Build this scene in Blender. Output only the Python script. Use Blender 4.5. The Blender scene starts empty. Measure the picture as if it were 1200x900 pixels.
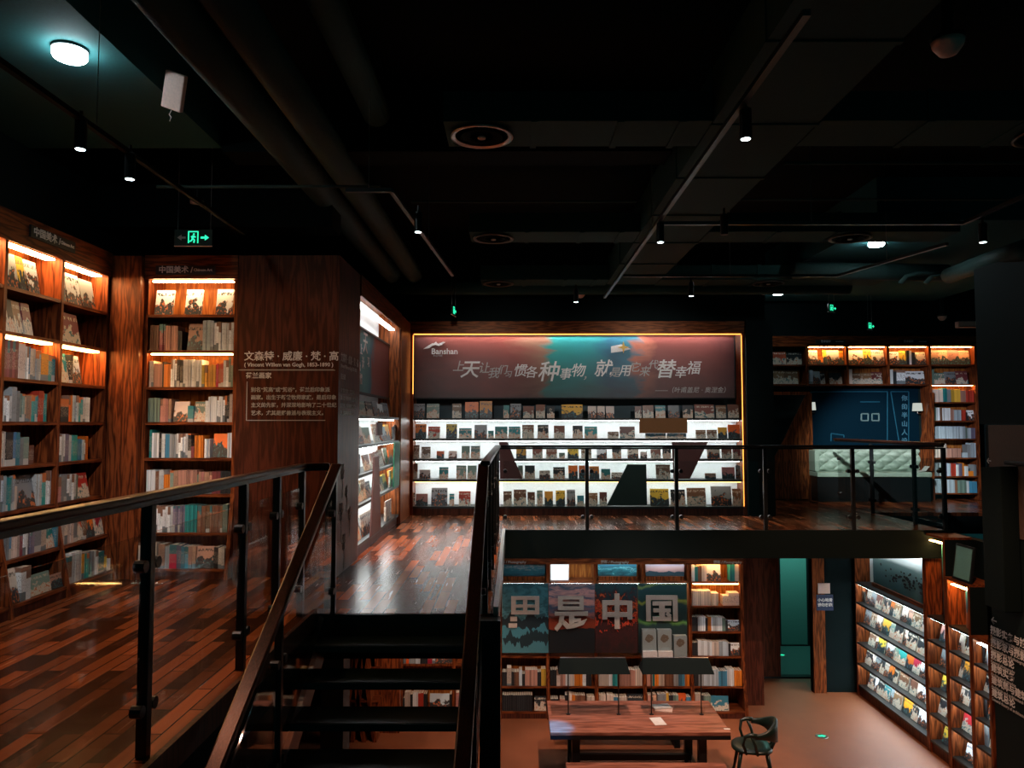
import bpy, math, random
from mathutils import Vector, Matrix, Euler
random.seed(7)
R = math.radians
sc = bpy.context.scene
COL = sc.collection
CAM = Vector((0, 0, 1.5))
FPX = 880.0
PITCH, YAW = 3.06, 0.2
CM = Euler((R(90 + PITCH), 0, R(YAW)), 'XYZ').to_matrix()

def ray(px, py):
    return CM @ Vector(((px - 600) / FPX, (450 - py) / FPX, -1))
def at(px, py, X=None, Y=None, Z=None):
    d = ray(px, py)
    if Y is not None: t = (Y - CAM.y) / d.y
    elif X is not None: t = (X - CAM.x) / d.x
    else: t = (Z - CAM.z) / d.z
    return CAM + d * t
def zy(py, Y, px=603): return at(px, py, Y=Y).z
def xy(px, Y, py=497): return at(px, py, Y=Y).x

# ---------------------------------------------------------------- materials
def new_mat(name):
    m = bpy.data.materials.new(name); m.use_nodes = True
    nt = m.node_tree
    return m, nt, nt.nodes, nt.links, nt.nodes['Principled BSDF']

def plain(name, col, rough=.5, metal=0, spec=.5, bump=0, scale=60):
    m, nt, N, L, b = new_mat(name)
    b.inputs['Roughness'].default_value = rough; b.inputs['Metallic'].default_value = metal
    b.inputs['Specular IOR Level'].default_value = spec
    tc = N.new('ShaderNodeTexCoord'); no = N.new('ShaderNodeTexNoise'); no.inputs['Scale'].default_value = scale
    L.new(tc.outputs['Object'], no.inputs['Vector'])
    r = N.new('ShaderNodeMapRange'); r.inputs[3].default_value = .82; r.inputs[4].default_value = 1.18
    L.new(no.outputs[0], r.inputs[0])
    mu = N.new('ShaderNodeVectorMath'); mu.operation = 'SCALE'; mu.inputs[0].default_value = col[:3]
    L.new(r.outputs[0], mu.inputs['Scale']); L.new(mu.outputs[0], b.inputs['Base Color'])
    if bump:
        bp = N.new('ShaderNodeBump'); bp.inputs['Strength'].default_value = bump
        L.new(no.outputs[0], bp.inputs['Height']); L.new(bp.outputs[0], b.inputs['Normal'])
    return m

def wood(name, dark, light, axis=2, rough=.38, sc_=1.0):
    m, nt, N, L, b = new_mat(name)
    tc = N.new('ShaderNodeTexCoord'); mp = N.new('ShaderNodeMapping')
    s = [9 * sc_] * 3; s[axis] = .9 * sc_
    mp.inputs['Scale'].default_value = s
    oi = N.new('ShaderNodeObjectInfo'); ad = N.new('ShaderNodeVectorMath'); ad.operation = 'ADD'
    L.new(tc.outputs['Object'], ad.inputs[0]); L.new(oi.outputs['Location'], ad.inputs[1]); L.new(ad.outputs[0], mp.inputs['Vector'])
    n1 = N.new('ShaderNodeTexNoise'); n1.inputs['Scale'].default_value = 1.1; n1.inputs['Detail'].default_value = 4
    L.new(mp.outputs[0], n1.inputs['Vector'])
    mu = N.new('ShaderNodeMath'); mu.operation = 'MULTIPLY'; mu.inputs[1].default_value = 46
    L.new(n1.outputs[0], mu.inputs[0])
    si = N.new('ShaderNodeMath'); si.operation = 'SINE'; L.new(mu.outputs[0], si.inputs[0])
    rp = N.new('ShaderNodeValToRGB')
    rp.color_ramp.elements[0].color = (*dark, 1); rp.color_ramp.elements[1].color = (*light, 1)
    mr = N.new('ShaderNodeMapRange'); mr.inputs[1].default_value = -1; mr.inputs[2].default_value = 1
    L.new(si.outputs[0], mr.inputs[0]); L.new(mr.outputs[0], rp.inputs[0])
    L.new(rp.outputs[0], b.inputs['Base Color'])
    b.inputs['Roughness'].default_value = rough; b.inputs['Specular Tint'].default_value = (1, .50, .30, 1); b.inputs['Specular IOR Level'].default_value = .4
    bp = N.new('ShaderNodeBump'); bp.inputs['Strength'].default_value = .06
    L.new(si.outputs[0], bp.inputs['Height']); L.new(bp.outputs[0], b.inputs['Normal'])
    return m

def emit(name, col, s):
    m, nt, N, L, b = new_mat(name)
    N.remove(b); e = N.new('ShaderNodeEmission')
    e.inputs[0].default_value = (*col, 1); e.inputs[1].default_value = s
    L.new(e.outputs[0], N['Material Output'].inputs[0])
    return m

def planks(name):
    m, nt, N, L, b = new_mat(name)
    tc = N.new('ShaderNodeTexCoord'); mp = N.new('ShaderNodeMapping'); mp.inputs['Rotation'].default_value = (0, 0, R(90))
    L.new(tc.outputs['Object'], mp.inputs['Vector'])
    br = N.new('ShaderNodeTexBrick')
    br.inputs['Scale'].default_value = 1; br.inputs['Brick Width'].default_value = .62; br.inputs['Row Height'].default_value = .095
    br.inputs['Mortar Size'].default_value = .0045; br.inputs['Color1'].default_value = (.040, .012, .005, 1)
    br.inputs['Color2'].default_value = (.36, .10, .036, 1); br.inputs['Mortar'].default_value = (.006, .003, .002, 1)
    br.inputs['Bias'].default_value = -.25
    L.new(mp.outputs[0], br.inputs['Vector'])
    n = N.new('ShaderNodeTexNoise'); n.inputs['Scale'].default_value = 1; m2 = N.new('ShaderNodeMapping')
    m2.inputs['Scale'].default_value = (26, 1.6, 4); L.new(tc.outputs['Object'], m2.inputs['Vector']); L.new(m2.outputs[0], n.inputs['Vector'])
    r = N.new('ShaderNodeMapRange'); r.inputs[3].default_value = .75; r.inputs[4].default_value = 1.25; L.new(n.outputs[0], r.inputs[0])
    v = N.new('ShaderNodeVectorMath'); v.operation = 'SCALE'; L.new(br.outputs['Color'], v.inputs[0]); L.new(r.outputs[0], v.inputs['Scale'])
    L.new(v.outputs[0], b.inputs['Base Color'])
    rr = N.new('ShaderNodeMapRange'); rr.inputs[3].default_value = .22; rr.inputs[4].default_value = .30; L.new(n.outputs[0], rr.inputs[0])
    L.new(rr.outputs[0], b.inputs['Roughness']); b.inputs['Specular Tint'].default_value = (1, .48, .26, 1); b.inputs['Specular IOR Level'].default_value = .5; b.inputs['IOR'].default_value = 1.17
    bp = N.new('ShaderNodeBump'); bp.inputs['Strength'].default_value = .1; bp.inputs['Distance'].default_value = .001
    L.new(br.outputs['Fac'], bp.inputs['Height']); bp.invert = True; L.new(bp.outputs[0], b.inputs['Normal'])
    return m

def glass(name):
    m, nt, N, L, b = new_mat(name); N.remove(b)
    t = N.new('ShaderNodeBsdfTransparent'); t.inputs[0].default_value = (.93, .95, .94, 1)
    g = N.new('ShaderNodeBsdfGlossy'); g.inputs['Roughness'].default_value = .03
    f = N.new('ShaderNodeLayerWeight'); f.inputs[0].default_value = .5
    pw_ = N.new('ShaderNodeMath'); pw_.operation = 'POWER'; pw_.inputs[1].default_value = 5; L.new(f.outputs['Facing'], pw_.inputs[0])
    ma = N.new('ShaderNodeMath'); ma.operation = 'MULTIPLY_ADD'; ma.inputs[1].default_value = .9; ma.inputs[2].default_value = .045; L.new(pw_.outputs[0], ma.inputs[0])
    mx = N.new('ShaderNodeMixShader'); L.new(ma.outputs[0], mx.inputs[0]); L.new(t.outputs[0], mx.inputs[1]); L.new(g.outputs[0], mx.inputs[2])
    L.new(mx.outputs[0], N['Material Output'].inputs[0])
    return m

PAL = {  # cover colours
 'w': ((.74, .79, .82), 'white'), 'c': ((.66, .56, .48), 'cream'), 'g': ((.26, .29, .31), 'grey'), 'd': ((.018, .022, .026), 'black'),
 't': ((.02, .26, .27), 'teal'), 'b': ((.05, .22, .36), 'blue'), 'r': ((.48, .045, .025), 'red'), 'm': ((.20, .045, .05), 'maroon'),
 'o': ((.75, .22, .02), 'orange'), 'y': ((.70, .42, .05), 'yellow'), 'p': ((.50, .26, .20), 'salmon pink'), 'n': ((.20, .09, .05), 'brown'),
 's': ((.16, .25, .21), 'sage green'), 'v': ((.16, .14, .22), 'violet grey'), 'G': ((.02, .22, .10), 'green'), 'i': ((.46, .56, .63), 'pale blue'),
}
def cover_mat(key, face):
    base = PAL[key][0]; lum = sum(base) / 3
    alt = (.03, .035, .04) if lum > .22 else (.6, .52, .42)
    alt2 = (.55, .16, .05) if key in 'wgdsict' else (.05, .16, .18)
    m, nt, N, L, b = new_mat(('face_' if face else 'spine_') + PAL[key][1].replace(' ', '_'))
    b.inputs['Roughness'].default_value = .42
    tc = N.new('ShaderNodeTexCoord'); oi = N.new('ShaderNodeObjectInfo')
    se = N.new('ShaderNodeSeparateXYZ'); L.new(tc.outputs['Generated'], se.inputs[0])
    def math_(op, a, bb, clamp=False):
        n = N.new('ShaderNodeMath'); n.operation = op; n.use_clamp = clamp
        for i, v in enumerate((a, bb)):
            if v is None: continue
            if isinstance(v, (int, float)): n.inputs[i].default_value = v
            else: L.new(v, n.inputs[i])
        return n.outputs[0]
    rnd = oi.outputs['Random']
    r2 = math_('FRACT', math_('MULTIPLY', rnd, 17.3), None); r3 = math_('FRACT', math_('MULTIPLY', rnd, 57.7), None)
    of = N.new('ShaderNodeVectorMath'); of.operation = 'SCALE'; of.inputs[0].default_value = (13, 29, 7); L.new(rnd, of.inputs['Scale'])
    ad = N.new('ShaderNodeVectorMath'); ad.operation = 'ADD'; L.new(tc.outputs['Generated'], ad.inputs[0]); L.new(of.outputs[0], ad.inputs[1])
    def mix(f, a, c):
        n = N.new('ShaderNodeMix'); n.data_type = 'RGBA'; L.new(f, n.inputs[0])
        for i, v in ((6, a), (7, c)):
            if isinstance(v, tuple): n.inputs[i].default_value = (*v, 1)
            else: L.new(v, n.inputs[i])
        return n.outputs[2]
    hs = N.new('ShaderNodeHueSaturation'); hs.inputs['Color'].default_value = (*base, 1)
    L.new(math_('ADD', math_('MULTIPLY', r2, .05), .475), hs.inputs['Hue'])
    L.new(math_('ADD', math_('MULTIPLY', r3, .7), .6), hs.inputs['Value'])
    z = se.outputs[2]
    if face:
        n1 = N.new('ShaderNodeTexNoise'); n1.inputs['Scale'].default_value = 3.2; n1.inputs['Detail'].default_value = 5; L.new(ad.outputs[0], n1.inputs['Vector'])
        h = math_('ADD', math_('MULTIPLY', n1.outputs[0], 1.5), math_('MULTIPLY', z, -.9))      # a printed shape standing up from the foot
        f1 = math_('MULTIPLY', math_('SUBTRACT', h, .30), 14, True)
        n2 = N.new('ShaderNodeTexNoise'); n2.inputs['Scale'].default_value = 9; L.new(ad.outputs[0], n2.inputs['Vector'])
        f2 = math_('MULTIPLY', math_('SUBTRACT', n2.outputs[0], .56), 20, True)
        c = mix(f1, hs.outputs[0], alt); c = mix(math_('MULTIPLY', f1, f2), c, alt2)
        n3 = N.new('ShaderNodeTexNoise'); n3.inputs['Scale'].default_value = 22
        mp = N.new('ShaderNodeMapping'); mp.inputs['Scale'].default_value = (1, 1, .35); L.new(ad.outputs[0], mp.inputs[0]); L.new(mp.outputs[0], n3.inputs['Vector'])
        band = math_('MULTIPLY', math_('LESS_THAN', math_('ABSOLUTE', math_('SUBTRACT', z, .82), None), .06), math_('GREATER_THAN', n3.outputs[0], .52))
        band = math_('MULTIPLY', band, math_('GREATER_THAN', r2, .35))
        c = mix(band, c, alt)
    else:
        top = math_('MULTIPLY', math_('GREATER_THAN', z, math_('ADD', math_('MULTIPLY', r2, .35), .6)), math_('GREATER_THAN', r3, .62))
        bot = math_('MULTIPLY', math_('LESS_THAN', z, math_('ADD', math_('MULTIPLY', r3, .2), .1)), math_('GREATER_THAN', r2, .6))
        c = mix(top, hs.outputs[0], alt2 if lum < .3 else (.24, .13, .09)); c = mix(bot, c, (.5, .5, .48) if lum < .3 else (.16, .2, .22))
        n3 = N.new('ShaderNodeTexNoise'); n3.inputs['Scale'].default_value = 26; L.new(ad.outputs[0], n3.inputs['Vector'])
        tx = math_('MULTIPLY', math_('GREATER_THAN', n3.outputs[0], .58), math_('LESS_THAN', math_('ABSOLUTE', math_('SUBTRACT', z, .5), None), .28))
        c = mix(math_('MULTIPLY', tx, .75), c, alt)
    L.new(c, b.inputs['Base Color'])
    return m
SP = {k: cover_mat(k, False) for k in PAL}; FC = {k: cover_mat(k, True) for k in PAL}
M = {}
M['pages'] = plain('page_edges', (.62, .56, .46), .8)
M['wood_v'] = wood('walnut_upright', (.060, .014, .006), (.24, .060, .017), 2)
M['wood_h'] = wood('walnut_board', (.060, .014, .006), (.22, .056, .017), 0)
M['wood_dark'] = wood('dark_walnut_panel', (.030, .008, .006), (.085, .022, .013), 2, .5, .8)
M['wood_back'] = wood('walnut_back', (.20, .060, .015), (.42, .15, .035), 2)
M['rail_wood'] = wood('dark_handrail_wood', (.020, .008, .006), (.05, .016, .010), 1, .28, 3)
M['table'] = wood('red_brown_table_wood', (.16, .055, .035), (.34, .13, .085), 0, .4, .8)
M['planks'] = planks('plank_floor')
M['black'] = plain('black_steel', (.010, .011, .012), .32, .3)
M['blackwall'] = plain('black_wall_paint', (.0035, .011, .0115), .75, spec=.2, bump=.03)
M['pitch'] = plain('black_ceiling_paint', (.003, .0075, .008), .85, spec=.12)
M['duct'] = plain('dark_duct_cloth', (.012, .058, .053), .75, spec=.3, bump=.15, scale=25)
M['pipe'] = plain('dark_pipe_lagging', (.040, .085, .080), .65, spec=.3, bump=.2, scale=30)
M['white_back'] = plain('white_backing_board', (.80, .82, .82), .6)
M['dark_shelf'] = plain('dark_steel_shelf', (.012, .013, .013), .45)
M['lower_floor'] = plain('brown_concrete', (.22, .066, .024), .55, bump=.02, scale=3)
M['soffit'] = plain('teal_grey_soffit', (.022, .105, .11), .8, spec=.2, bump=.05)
M['white'] = plain('white_plastic', (.62, .60, .58), .5)
M['pinkwhite'] = plain('offwhite_plastic', (.80, .55, .47), .5)
M['silver'] = plain('brushed_metal', (.5, .45, .43), .3, 1)
M['glass'] = glass('clear_glass')
M['white_text'] = plain('white_lettering', (.75, .72, .70), .6)
M['grey_text'] = plain('grey_lettering', (.42, .40, .38), .6)
M['stair'] = plain('dark_stair_tread', (.010, .016, .016), .28, bump=.05, scale=14)
M['leather'] = plain('pale_green_leather', (.36, .44, .36), .42)
M['chair'] = plain('dark_green_chair', (.006, .014, .010), .3)
M['led_warm'] = emit('warm_led', (1, .50, .16), 34)
M['led_warm_dim'] = emit('warm_led_dim', (1, .50, .16), 5)
M['led_warm_top'] = emit('warm_led_bright', (1, .60, .28), 40)
M['led_white'] = emit('white_led', (.93, 1, 1), 13)
M['led_cool'] = emit('cool_led', (.78, .95, 1), 18)
M['led_edge'] = emit('orange_led', (1, .30, .05), 3)
M['disc'] = emit('ceiling_disc_light', (.78, .95, 1), 40)
M['spot_face'] = emit('spot_lens', (.75, .95, 1), 9)
M['exit_green'] = emit('exit_green', (.02, .62, .30), 1.6)
M['lampshade'] = emit('lampshade', (.75, .80, .72), .55)
M['lightbox'] = emit('lightbox', (.86, .92, .94), .95)
M['green_card'] = plain('green_card', (.01, .20, .10), .6)
M['brown_card'] = plain('brown_card', (.075, .022, .020), .6)
M['tan_card'] = plain('tan_card', (.20, .080, .018), .7)
M['brown_wall'] = plain('brown_plaster', (.12, .075, .055), .8, bump=.1, scale=40)
M['teal_glass'] = plain('frosted_teal_glass', (.10, .25, .23), .5)
M['leaf'] = plain('dark_leaf', (.05, .10, .03), .5)
M['pot'] = plain('dark_pot', (.05, .04, .035), .6)
M['hall_floor'] = plain('grey_green_floor', (.05, .12, .11), .35)
M['blue'] = plain('sign_blue', (.02, .035, .10), .5)

def art(name, stops, axis=0, noise=3, amp=.5, hills=None, streak=(1, 1, 1), rough=.5, vdark=None):
    """A printed picture: colour stops along one axis, ragged by noise, with an optional dark silhouette at the foot."""
    m, nt, N, L, b = new_mat(name); b.inputs['Roughness'].default_value = rough
    tc = N.new('ShaderNodeTexCoord'); mp = N.new('ShaderNodeMapping'); mp.inputs['Scale'].default_value = streak
    L.new(tc.outputs['Generated'], mp.inputs[0])
    n = N.new('ShaderNodeTexNoise'); n.inputs['Scale'].default_value = noise; n.inputs['Detail'].default_value = 7; n.inputs['Distortion'].default_value = .8
    L.new(mp.outputs[0], n.inputs['Vector'])
    se = N.new('ShaderNodeSeparateXYZ'); L.new(tc.outputs['Generated'], se.inputs[0])
    a = N.new('ShaderNodeMath'); a.operation = 'MULTIPLY_ADD'; L.new(n.outputs[0], a.inputs[0]); a.inputs[1].default_value = amp
    s = N.new('ShaderNodeMath'); s.operation = 'SUBTRACT'; L.new(se.outputs[axis], s.inputs[0]); s.inputs[1].default_value = amp * .5
    L.new(s.outputs[0], a.inputs[2])
    rp = N.new('ShaderNodeValToRGB'); cr = rp.color_ramp
    cr.elements[0].position = stops[0][0]; cr.elements[0].color = (*stops[0][1], 1)
    cr.elements[1].position = stops[-1][0]; cr.elements[1].color = (*stops[-1][1], 1)
    for p, c in stops[1:-1]:
        e = cr.elements.new(p); e.color = (*c, 1)
    L.new(a.outputs[0], rp.inputs[0]); out = rp.outputs[0]
    if vdark:   # second, darker colour blended in towards the foot
        c2, lo, hi = vdark
        mr = N.new('ShaderNodeMapRange'); mr.inputs[1].default_value = hi; mr.inputs[2].default_value = lo
        ad = N.new('ShaderNodeMath'); ad.operation = 'MULTIPLY_ADD'; L.new(n.outputs[0], ad.inputs[0]); ad.inputs[1].default_value = .5; L.new(se.outputs[2], ad.inputs[2])
        sb = N.new('ShaderNodeMath'); sb.operation = 'SUBTRACT'; L.new(ad.outputs[0], sb.inputs[0]); sb.inputs[1].default_value = .25
        L.new(sb.outputs[0], mr.inputs[0])
        mx = N.new('ShaderNodeMix'); mx.data_type = 'RGBA'; L.new(mr.outputs[0], mx.inputs[0]); L.new(out, mx.inputs[6]); mx.inputs[7].default_value = (*c2, 1); out = mx.outputs[2]
    if hills:
        for (h0, hs, ha, hc) in hills:
            n2 = N.new('ShaderNodeTexNoise'); n2.inputs['Scale'].default_value = hs; n2.inputs['Detail'].default_value = 6
            m2 = N.new('ShaderNodeMapping'); m2.inputs['Scale'].default_value = (1, 1, 0); m2.inputs['Location'].default_value = (h0 * 9, 0, h0 * 5)
            L.new(tc.outputs['Generated'], m2.inputs[0]); L.new(m2.outputs[0], n2.inputs['Vector'])
            k = N.new('ShaderNodeMath'); k.operation = 'MULTIPLY_ADD'; L.new(n2.outputs[0], k.inputs[0]); k.inputs[1].default_value = ha; k.inputs[2].default_value = h0 - ha * .5
            g = N.new('ShaderNodeMath'); g.operation = 'GREATER_THAN'; L.new(k.outputs[0], g.inputs[0]); L.new(se.outputs[2], g.inputs[1])
            mx = N.new('ShaderNodeMix'); mx.data_type = 'RGBA'; L.new(g.outputs[0], mx.inputs[0]); L.new(out, mx.inputs[6]); mx.inputs[7].default_value = (*hc, 1); out = mx.outputs[2]
    L.new(out, b.inputs['Base Color'])
    return m

# ---------------------------------------------------------------- mesh helpers
class MB:
    def __init__(s): s.v = []; s.f = []; s.mi = []; s.cur = 0
    def poly(s, vs, fs):
        b = len(s.v); s.v += [tuple(v) for v in vs]
        for f in fs: s.f.append(tuple(b + i for i in f)); s.mi.append(s.cur)
    def box(s, x0, y0, z0, x1, y1, z1, mat=None):
        x0, x1 = min(x0, x1), max(x0, x1); y0, y1 = min(y0, y1), max(y0, y1); z0, z1 = min(z0, z1), max(z0, z1)
        vs = [(x, y, z) for z in (z0, z1) for x, y in ((x0, y0), (x1, y0), (x1, y1), (x0, y1))]
        if mat: vs = [mat @ Vector(v) for v in vs]
        s.poly(vs, [(3, 2, 1, 0), (4, 5, 6, 7), (0, 1, 5, 4), (1, 2, 6, 5), (2, 3, 7, 6), (3, 0, 4, 7)])
    def prism(s, pts, a0, a1, axis):   # polygon in the other two axes, extruded along axis
        n = len(pts)
        def mk(p, a):
            if axis == 0: return (a, p[0], p[1])
            if axis == 1: return (p[0], a, p[1])
            return (p[0], p[1], a)
        vs = [mk(p, a0) for p in pts] + [mk(p, a1) for p in pts]
        s.poly(vs, [tuple(range(n))[::-1], tuple(range(n, 2 * n))] + [(i, (i + 1) % n, n + (i + 1) % n, n + i) for i in range(n)])
    def tube(s, pts, rad, seg=10, flat=1.0, up=(0, 0, 1)):
        pts = [Vector(p) for p in pts]; n = len(pts)
        if not isinstance(rad, (list, tuple)): rad = [rad] * n
        rings = []
        for i, p in enumerate(pts):
            t = (pts[min(i + 1, n - 1)] - pts[max(i - 1, 0)]).normalized()
            u = Vector(up)
            if abs(t.dot(u)) > .98: u = Vector((1, 0, 0))
            a = t.cross(u).normalized(); c = a.cross(t).normalized()
            rings.append([p + (a * math.cos(2 * math.pi * k / seg) + c * flat * math.sin(2 * math.pi * k / seg)) * rad[i] for k in range(seg)])
        vs = [v for r in rings for v in r]
        fs = [(i * seg + k, i * seg + (k + 1) % seg, (i + 1) * seg + (k + 1) % seg, (i + 1) * seg + k) for i in range(n - 1) for k in range(seg)]
        fs += [tuple(range(seg))[::-1], tuple((n - 1) * seg + k for k in range(seg))]
        s.poly(vs, fs)
    def lathe(s, prof, c=(0, 0, 0), seg=24):
        n = len(prof); vs = []
        for r, z in prof:
            vs += [(c[0] + r * math.cos(2 * math.pi * k / seg), c[1] + r * math.sin(2 * math.pi * k / seg), c[2] + z) for k in range(seg)]
        fs = [(i * seg + k, i * seg + (k + 1) % seg, (i + 1) * seg + (k + 1) % seg, (i + 1) * seg + k) for i in range(n - 1) for k in range(seg)]
        fs += [tuple(range(seg))[::-1], tuple((n - 1) * seg + k for k in range(seg))]
        s.poly(vs, fs)
    def build(s, name, mats, parent=None, smooth=False, bevel=0):
        me = bpy.data.meshes.new(name); me.from_pydata(s.v, [], s.f); me.update()
        if not isinstance(mats, (list, tuple)): mats = [mats]
        for m in mats: me.materials.append(m)
        me.polygons.foreach_set('material_index', s.mi)
        if smooth: me.polygons.foreach_set('use_smooth', [True] * len(me.polygons))
        o = bpy.data.objects.new(name, me); COL.objects.link(o)
        if parent: o.parent = parent
        if bevel:
            bm = o.modifiers.new('edge', 'BEVEL'); bm.width = bevel; bm.segments = 2; bm.limit_method = 'ANGLE'
        return o
def tag(o, label, cat, group=None):
    o['label'] = label; o['category'] = cat
    if group: o['group'] = group
    return o
def thing(name, label, cat, loc=(0, 0, 0), rz=0, group=None):
    o = bpy.data.objects.new(name, None); COL.objects.link(o); o.empty_display_size = .1
    o.location = loc; o.rotation_euler = (0, 0, R(rz)); return tag(o, label, cat, group)
def box(name, b, mat, parent=None, bevel=0):
    m = MB(); m.box(*b); return m.build(name, mat, parent, bevel=bevel)
def struct(name, b, mat):
    o = box(name, b, mat); o['kind'] = 'structure'; return o
def text(s, size, loc, rot, mat, parent=None, name='lettering', ext=.002, shear=0, bold=0, ax='CENTER', ay='CENTER', sx=1):
    cu = bpy.data.curves.new(name, 'FONT'); cu.body = s; cu.size = size; cu.extrude = ext; cu.shear = shear; cu.offset = bold
    cu.align_x = ax; cu.align_y = ay; cu.resolution_u = 2
    t = bpy.data.objects.new(name, cu); COL.objects.link(t)
    dg = bpy.context.evaluated_depsgraph_get(); me = bpy.data.meshes.new_from_object(t.evaluated_get(dg))
    bpy.data.objects.remove(t); me.name = name; me.materials.clear(); me.materials.append(mat)
    o = bpy.data.objects.new(name, me); COL.objects.link(o); o.location = loc; o.rotation_euler = rot; o.scale = (sx, 1, 1)
    if parent: o.parent = parent
    return o
FRONT = (R(90), 0, 0)

# ---------------------------------------------------------------- bookcases and books
BOOKS = []      # collected first, built later
ORD = ['first', 'second', 'third', 'fourth', 'fifth', 'sixth', 'seventh', 'eighth', 'ninth', 'tenth', 'eleventh', 'twelfth', 'thirteenth', 'fourteenth',
       'fifteenth', 'sixteenth', 'seventeenth', 'eighteenth', 'nineteenth', 'twentieth', 'twenty-first', 'twenty-second', 'twenty-third', 'twenty-fourth', 'twenty-fifth',
       'twenty-sixth', 'twenty-seventh', 'twenty-eighth', 'twenty-ninth', 'thirtieth']
def frame(loc, rz): return Matrix.Translation(loc) @ Matrix.Rotation(R(rz), 4, 'Z')

def row(fr, x0, x1, z, H, spec, where, y=.025, depth=.17, seedk=0, tilt=11, fit=True):
    """spec tokens: [F]colour width[/count[/height]] or _width for a gap; widths are relative and fill x0..x1"""
    toks = []
    for t in spec.split():
        if t[0] == '_': toks.append(('_', float(t[1:]), 0, 0)); continue
        f = t[0] == 'F'; t = t[1:] if f else t
        p = t[1:].split('/'); w = float(p[0]); n = int(p[1]) if len(p) > 1 and p[1] else 1; h = float(p[2]) if len(p) > 2 else None
        toks.append((('F' if f else '') + t[0], w, n, h))
    tot = sum(t[1] for t in toks); k = (x1 - x0) / tot; x = x0
    for c, w, n, h in toks:
        if c != '_':
            face = c[0] == 'F'; key = c[-1]
            for i in range(n):
                bw = w * k / n
                hh = (h if h else random.uniform(.68, .86)) * H * (1 if n == 1 or face else random.uniform(.985, 1.01))
                BOOKS.append(dict(fr=fr, x=x + i * bw, w=bw, z=z, h=min(hh, H - .012), key=key, face=face, y=y + (0 if face else random.uniform(0, .012)), d=depth, where=where, tilt=tilt))
        x += w * k

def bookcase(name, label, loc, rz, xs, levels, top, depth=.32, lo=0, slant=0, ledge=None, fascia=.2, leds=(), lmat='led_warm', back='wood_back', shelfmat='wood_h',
             t=.028, up=.035, plinth=True, ledw=.05, cat='bookcase', upmat='wood_v', ledy=.03):
    """xs: upright centres; levels: per bay list of shelf heights (top faces); slant pushes the foot forward below the ledge"""
    root = thing(name, label, cat, loc, rz)
    z0 = min(min(l) for l in levels)
    def off(z):
        if not slant or z >= ledge: return 0.0
        return -slant * (ledge - z) / (ledge - lo)
    for i, x in enumerate(xs):
        mb = MB()
        a = [(0, top), (depth, top), (depth, lo), (off(lo), lo)] + ([(0, ledge)] if slant else [])
        mb.prism(a, x - up / 2, x + up / 2, 0); mb.build('side_panel', M[upmat], root)
    for i in range(len(xs) - 1):
        a, b = xs[i] + up / 2 + .001, xs[i + 1] - up / 2 - .001
        if not levels[i]: continue
        for z in levels[i]:
            box('shelf', (a, off(z) + .004, z - t, b, depth - .002, z), M[shelfmat], root)
        zb = levels[i][0]
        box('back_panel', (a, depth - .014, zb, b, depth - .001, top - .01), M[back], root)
        if plinth and zb - lo > .06: box('plinth', (a, off(lo) + .03, lo, b, off(lo) + .05, zb - t - .001), M['wood_dark'], root)
    if fascia:
        box('fascia', (xs[0] - up / 2, -.02, top - fascia, xs[-1] + up / 2, -.002, top + .02), M['wood_h'], root)
        box('top_board', (xs[0] - up / 2, 0, top + .001, xs[-1] + up / 2, depth, top + .02), M['wood_h'], root)
    for (i, z, m_) in leds:
        a, b = xs[i] + up / 2 + .03, xs[i + 1] - up / 2 - .03
        box('light_strip', (a, off(z) + ledy, z - .012, b, off(z) + ledy + ledw, z), M[m_], root)
    return root

# ===== corner bookcase (frontal), Y = 7.45
LV = [.10, .44, .81, 1.165, 1.52, 1.87, 2.235, 2.595]
TOPZ = 3.17
fx = lambda px, Y: xy(px, Y)
bx0, bx1 = fx(168, 7.45), fx(274, 7.45)
Wb = bx1 - bx0
corner = bookcase('corner_bookcase', 'tall warm-lit wooden bookcase with a sign on top beside the wide wood pillar', (bx0, 7.45, 0), 0, [0, Wb], [LV], TOPZ, slant=.14, ledge=.81,
                  leds=[(0, 2.94, 'led_warm_top'), (0, 2.235 - .03, 'led_warm')], fascia=.22, ledy=.02)
frB = frame((bx0, 7.45, 0), 0)
SB = [  # top shelf first
 (2.595, '_4 Fw23/1/.82 _15 Fw21/1/.84 _18 Fw21/1/.85 _3'),
 (2.235, 'n11/6/.80 m8/3/.84 p16/9/.78 d5/2/.62 _6 Fp20/1/.86 i14/3/.95 w25/8/.88'),
 (1.87, 'c5/2/.8 p10/4/.72 d2/1/.78 o8/3/.7 w7/3/.85 d7/2/.84 w22/7/.84 y16/5/.68 r9/3/.72 w6/2/.82 s5/2/.93'),
 (1.52, 's14/6/.78 p14/4/.75 _2 Fc18/1/.66 t7/1/.52 Fs14/1/.66 w4/1/.68 w20/8/.82 d5/2/.84 c4/1/.9'),
 (1.165, '_2 t3/1/.88 w9/4/.78 d3/1/.8 w4/1/.76 b5/2/.74 g8/4/.74 w14/5/.76 d4/1/.76 m4/1/.36 o10/4/.70 _2 w6/2/.6 _3 Fo18/1/.76 w5/2/.78'),
 (.81, 'w10/4/.74 n4/1/.7 w6/2/.74 o7/4/.6 s4/1/.72 p5/1/.72 p22/9/.74 s2/1/.6 p15/5/.68 m10/4/.7 d12/6/.7'),
 (.44, 'g5/2/.8 w25/10/.76 v12/5/.78 t12/6/.8 n25/12/.78 s5/1/.82'),
 (.10, 'c10/3/.84 c10/4/.80 _2 p7/1/.78 g5/2/.7 r8/1/.76 v5/1/.74 b8/2/.7 p8/2/.7 Fp20/1/.7 d5/1/.68 c7/2/.66'),
]
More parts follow.
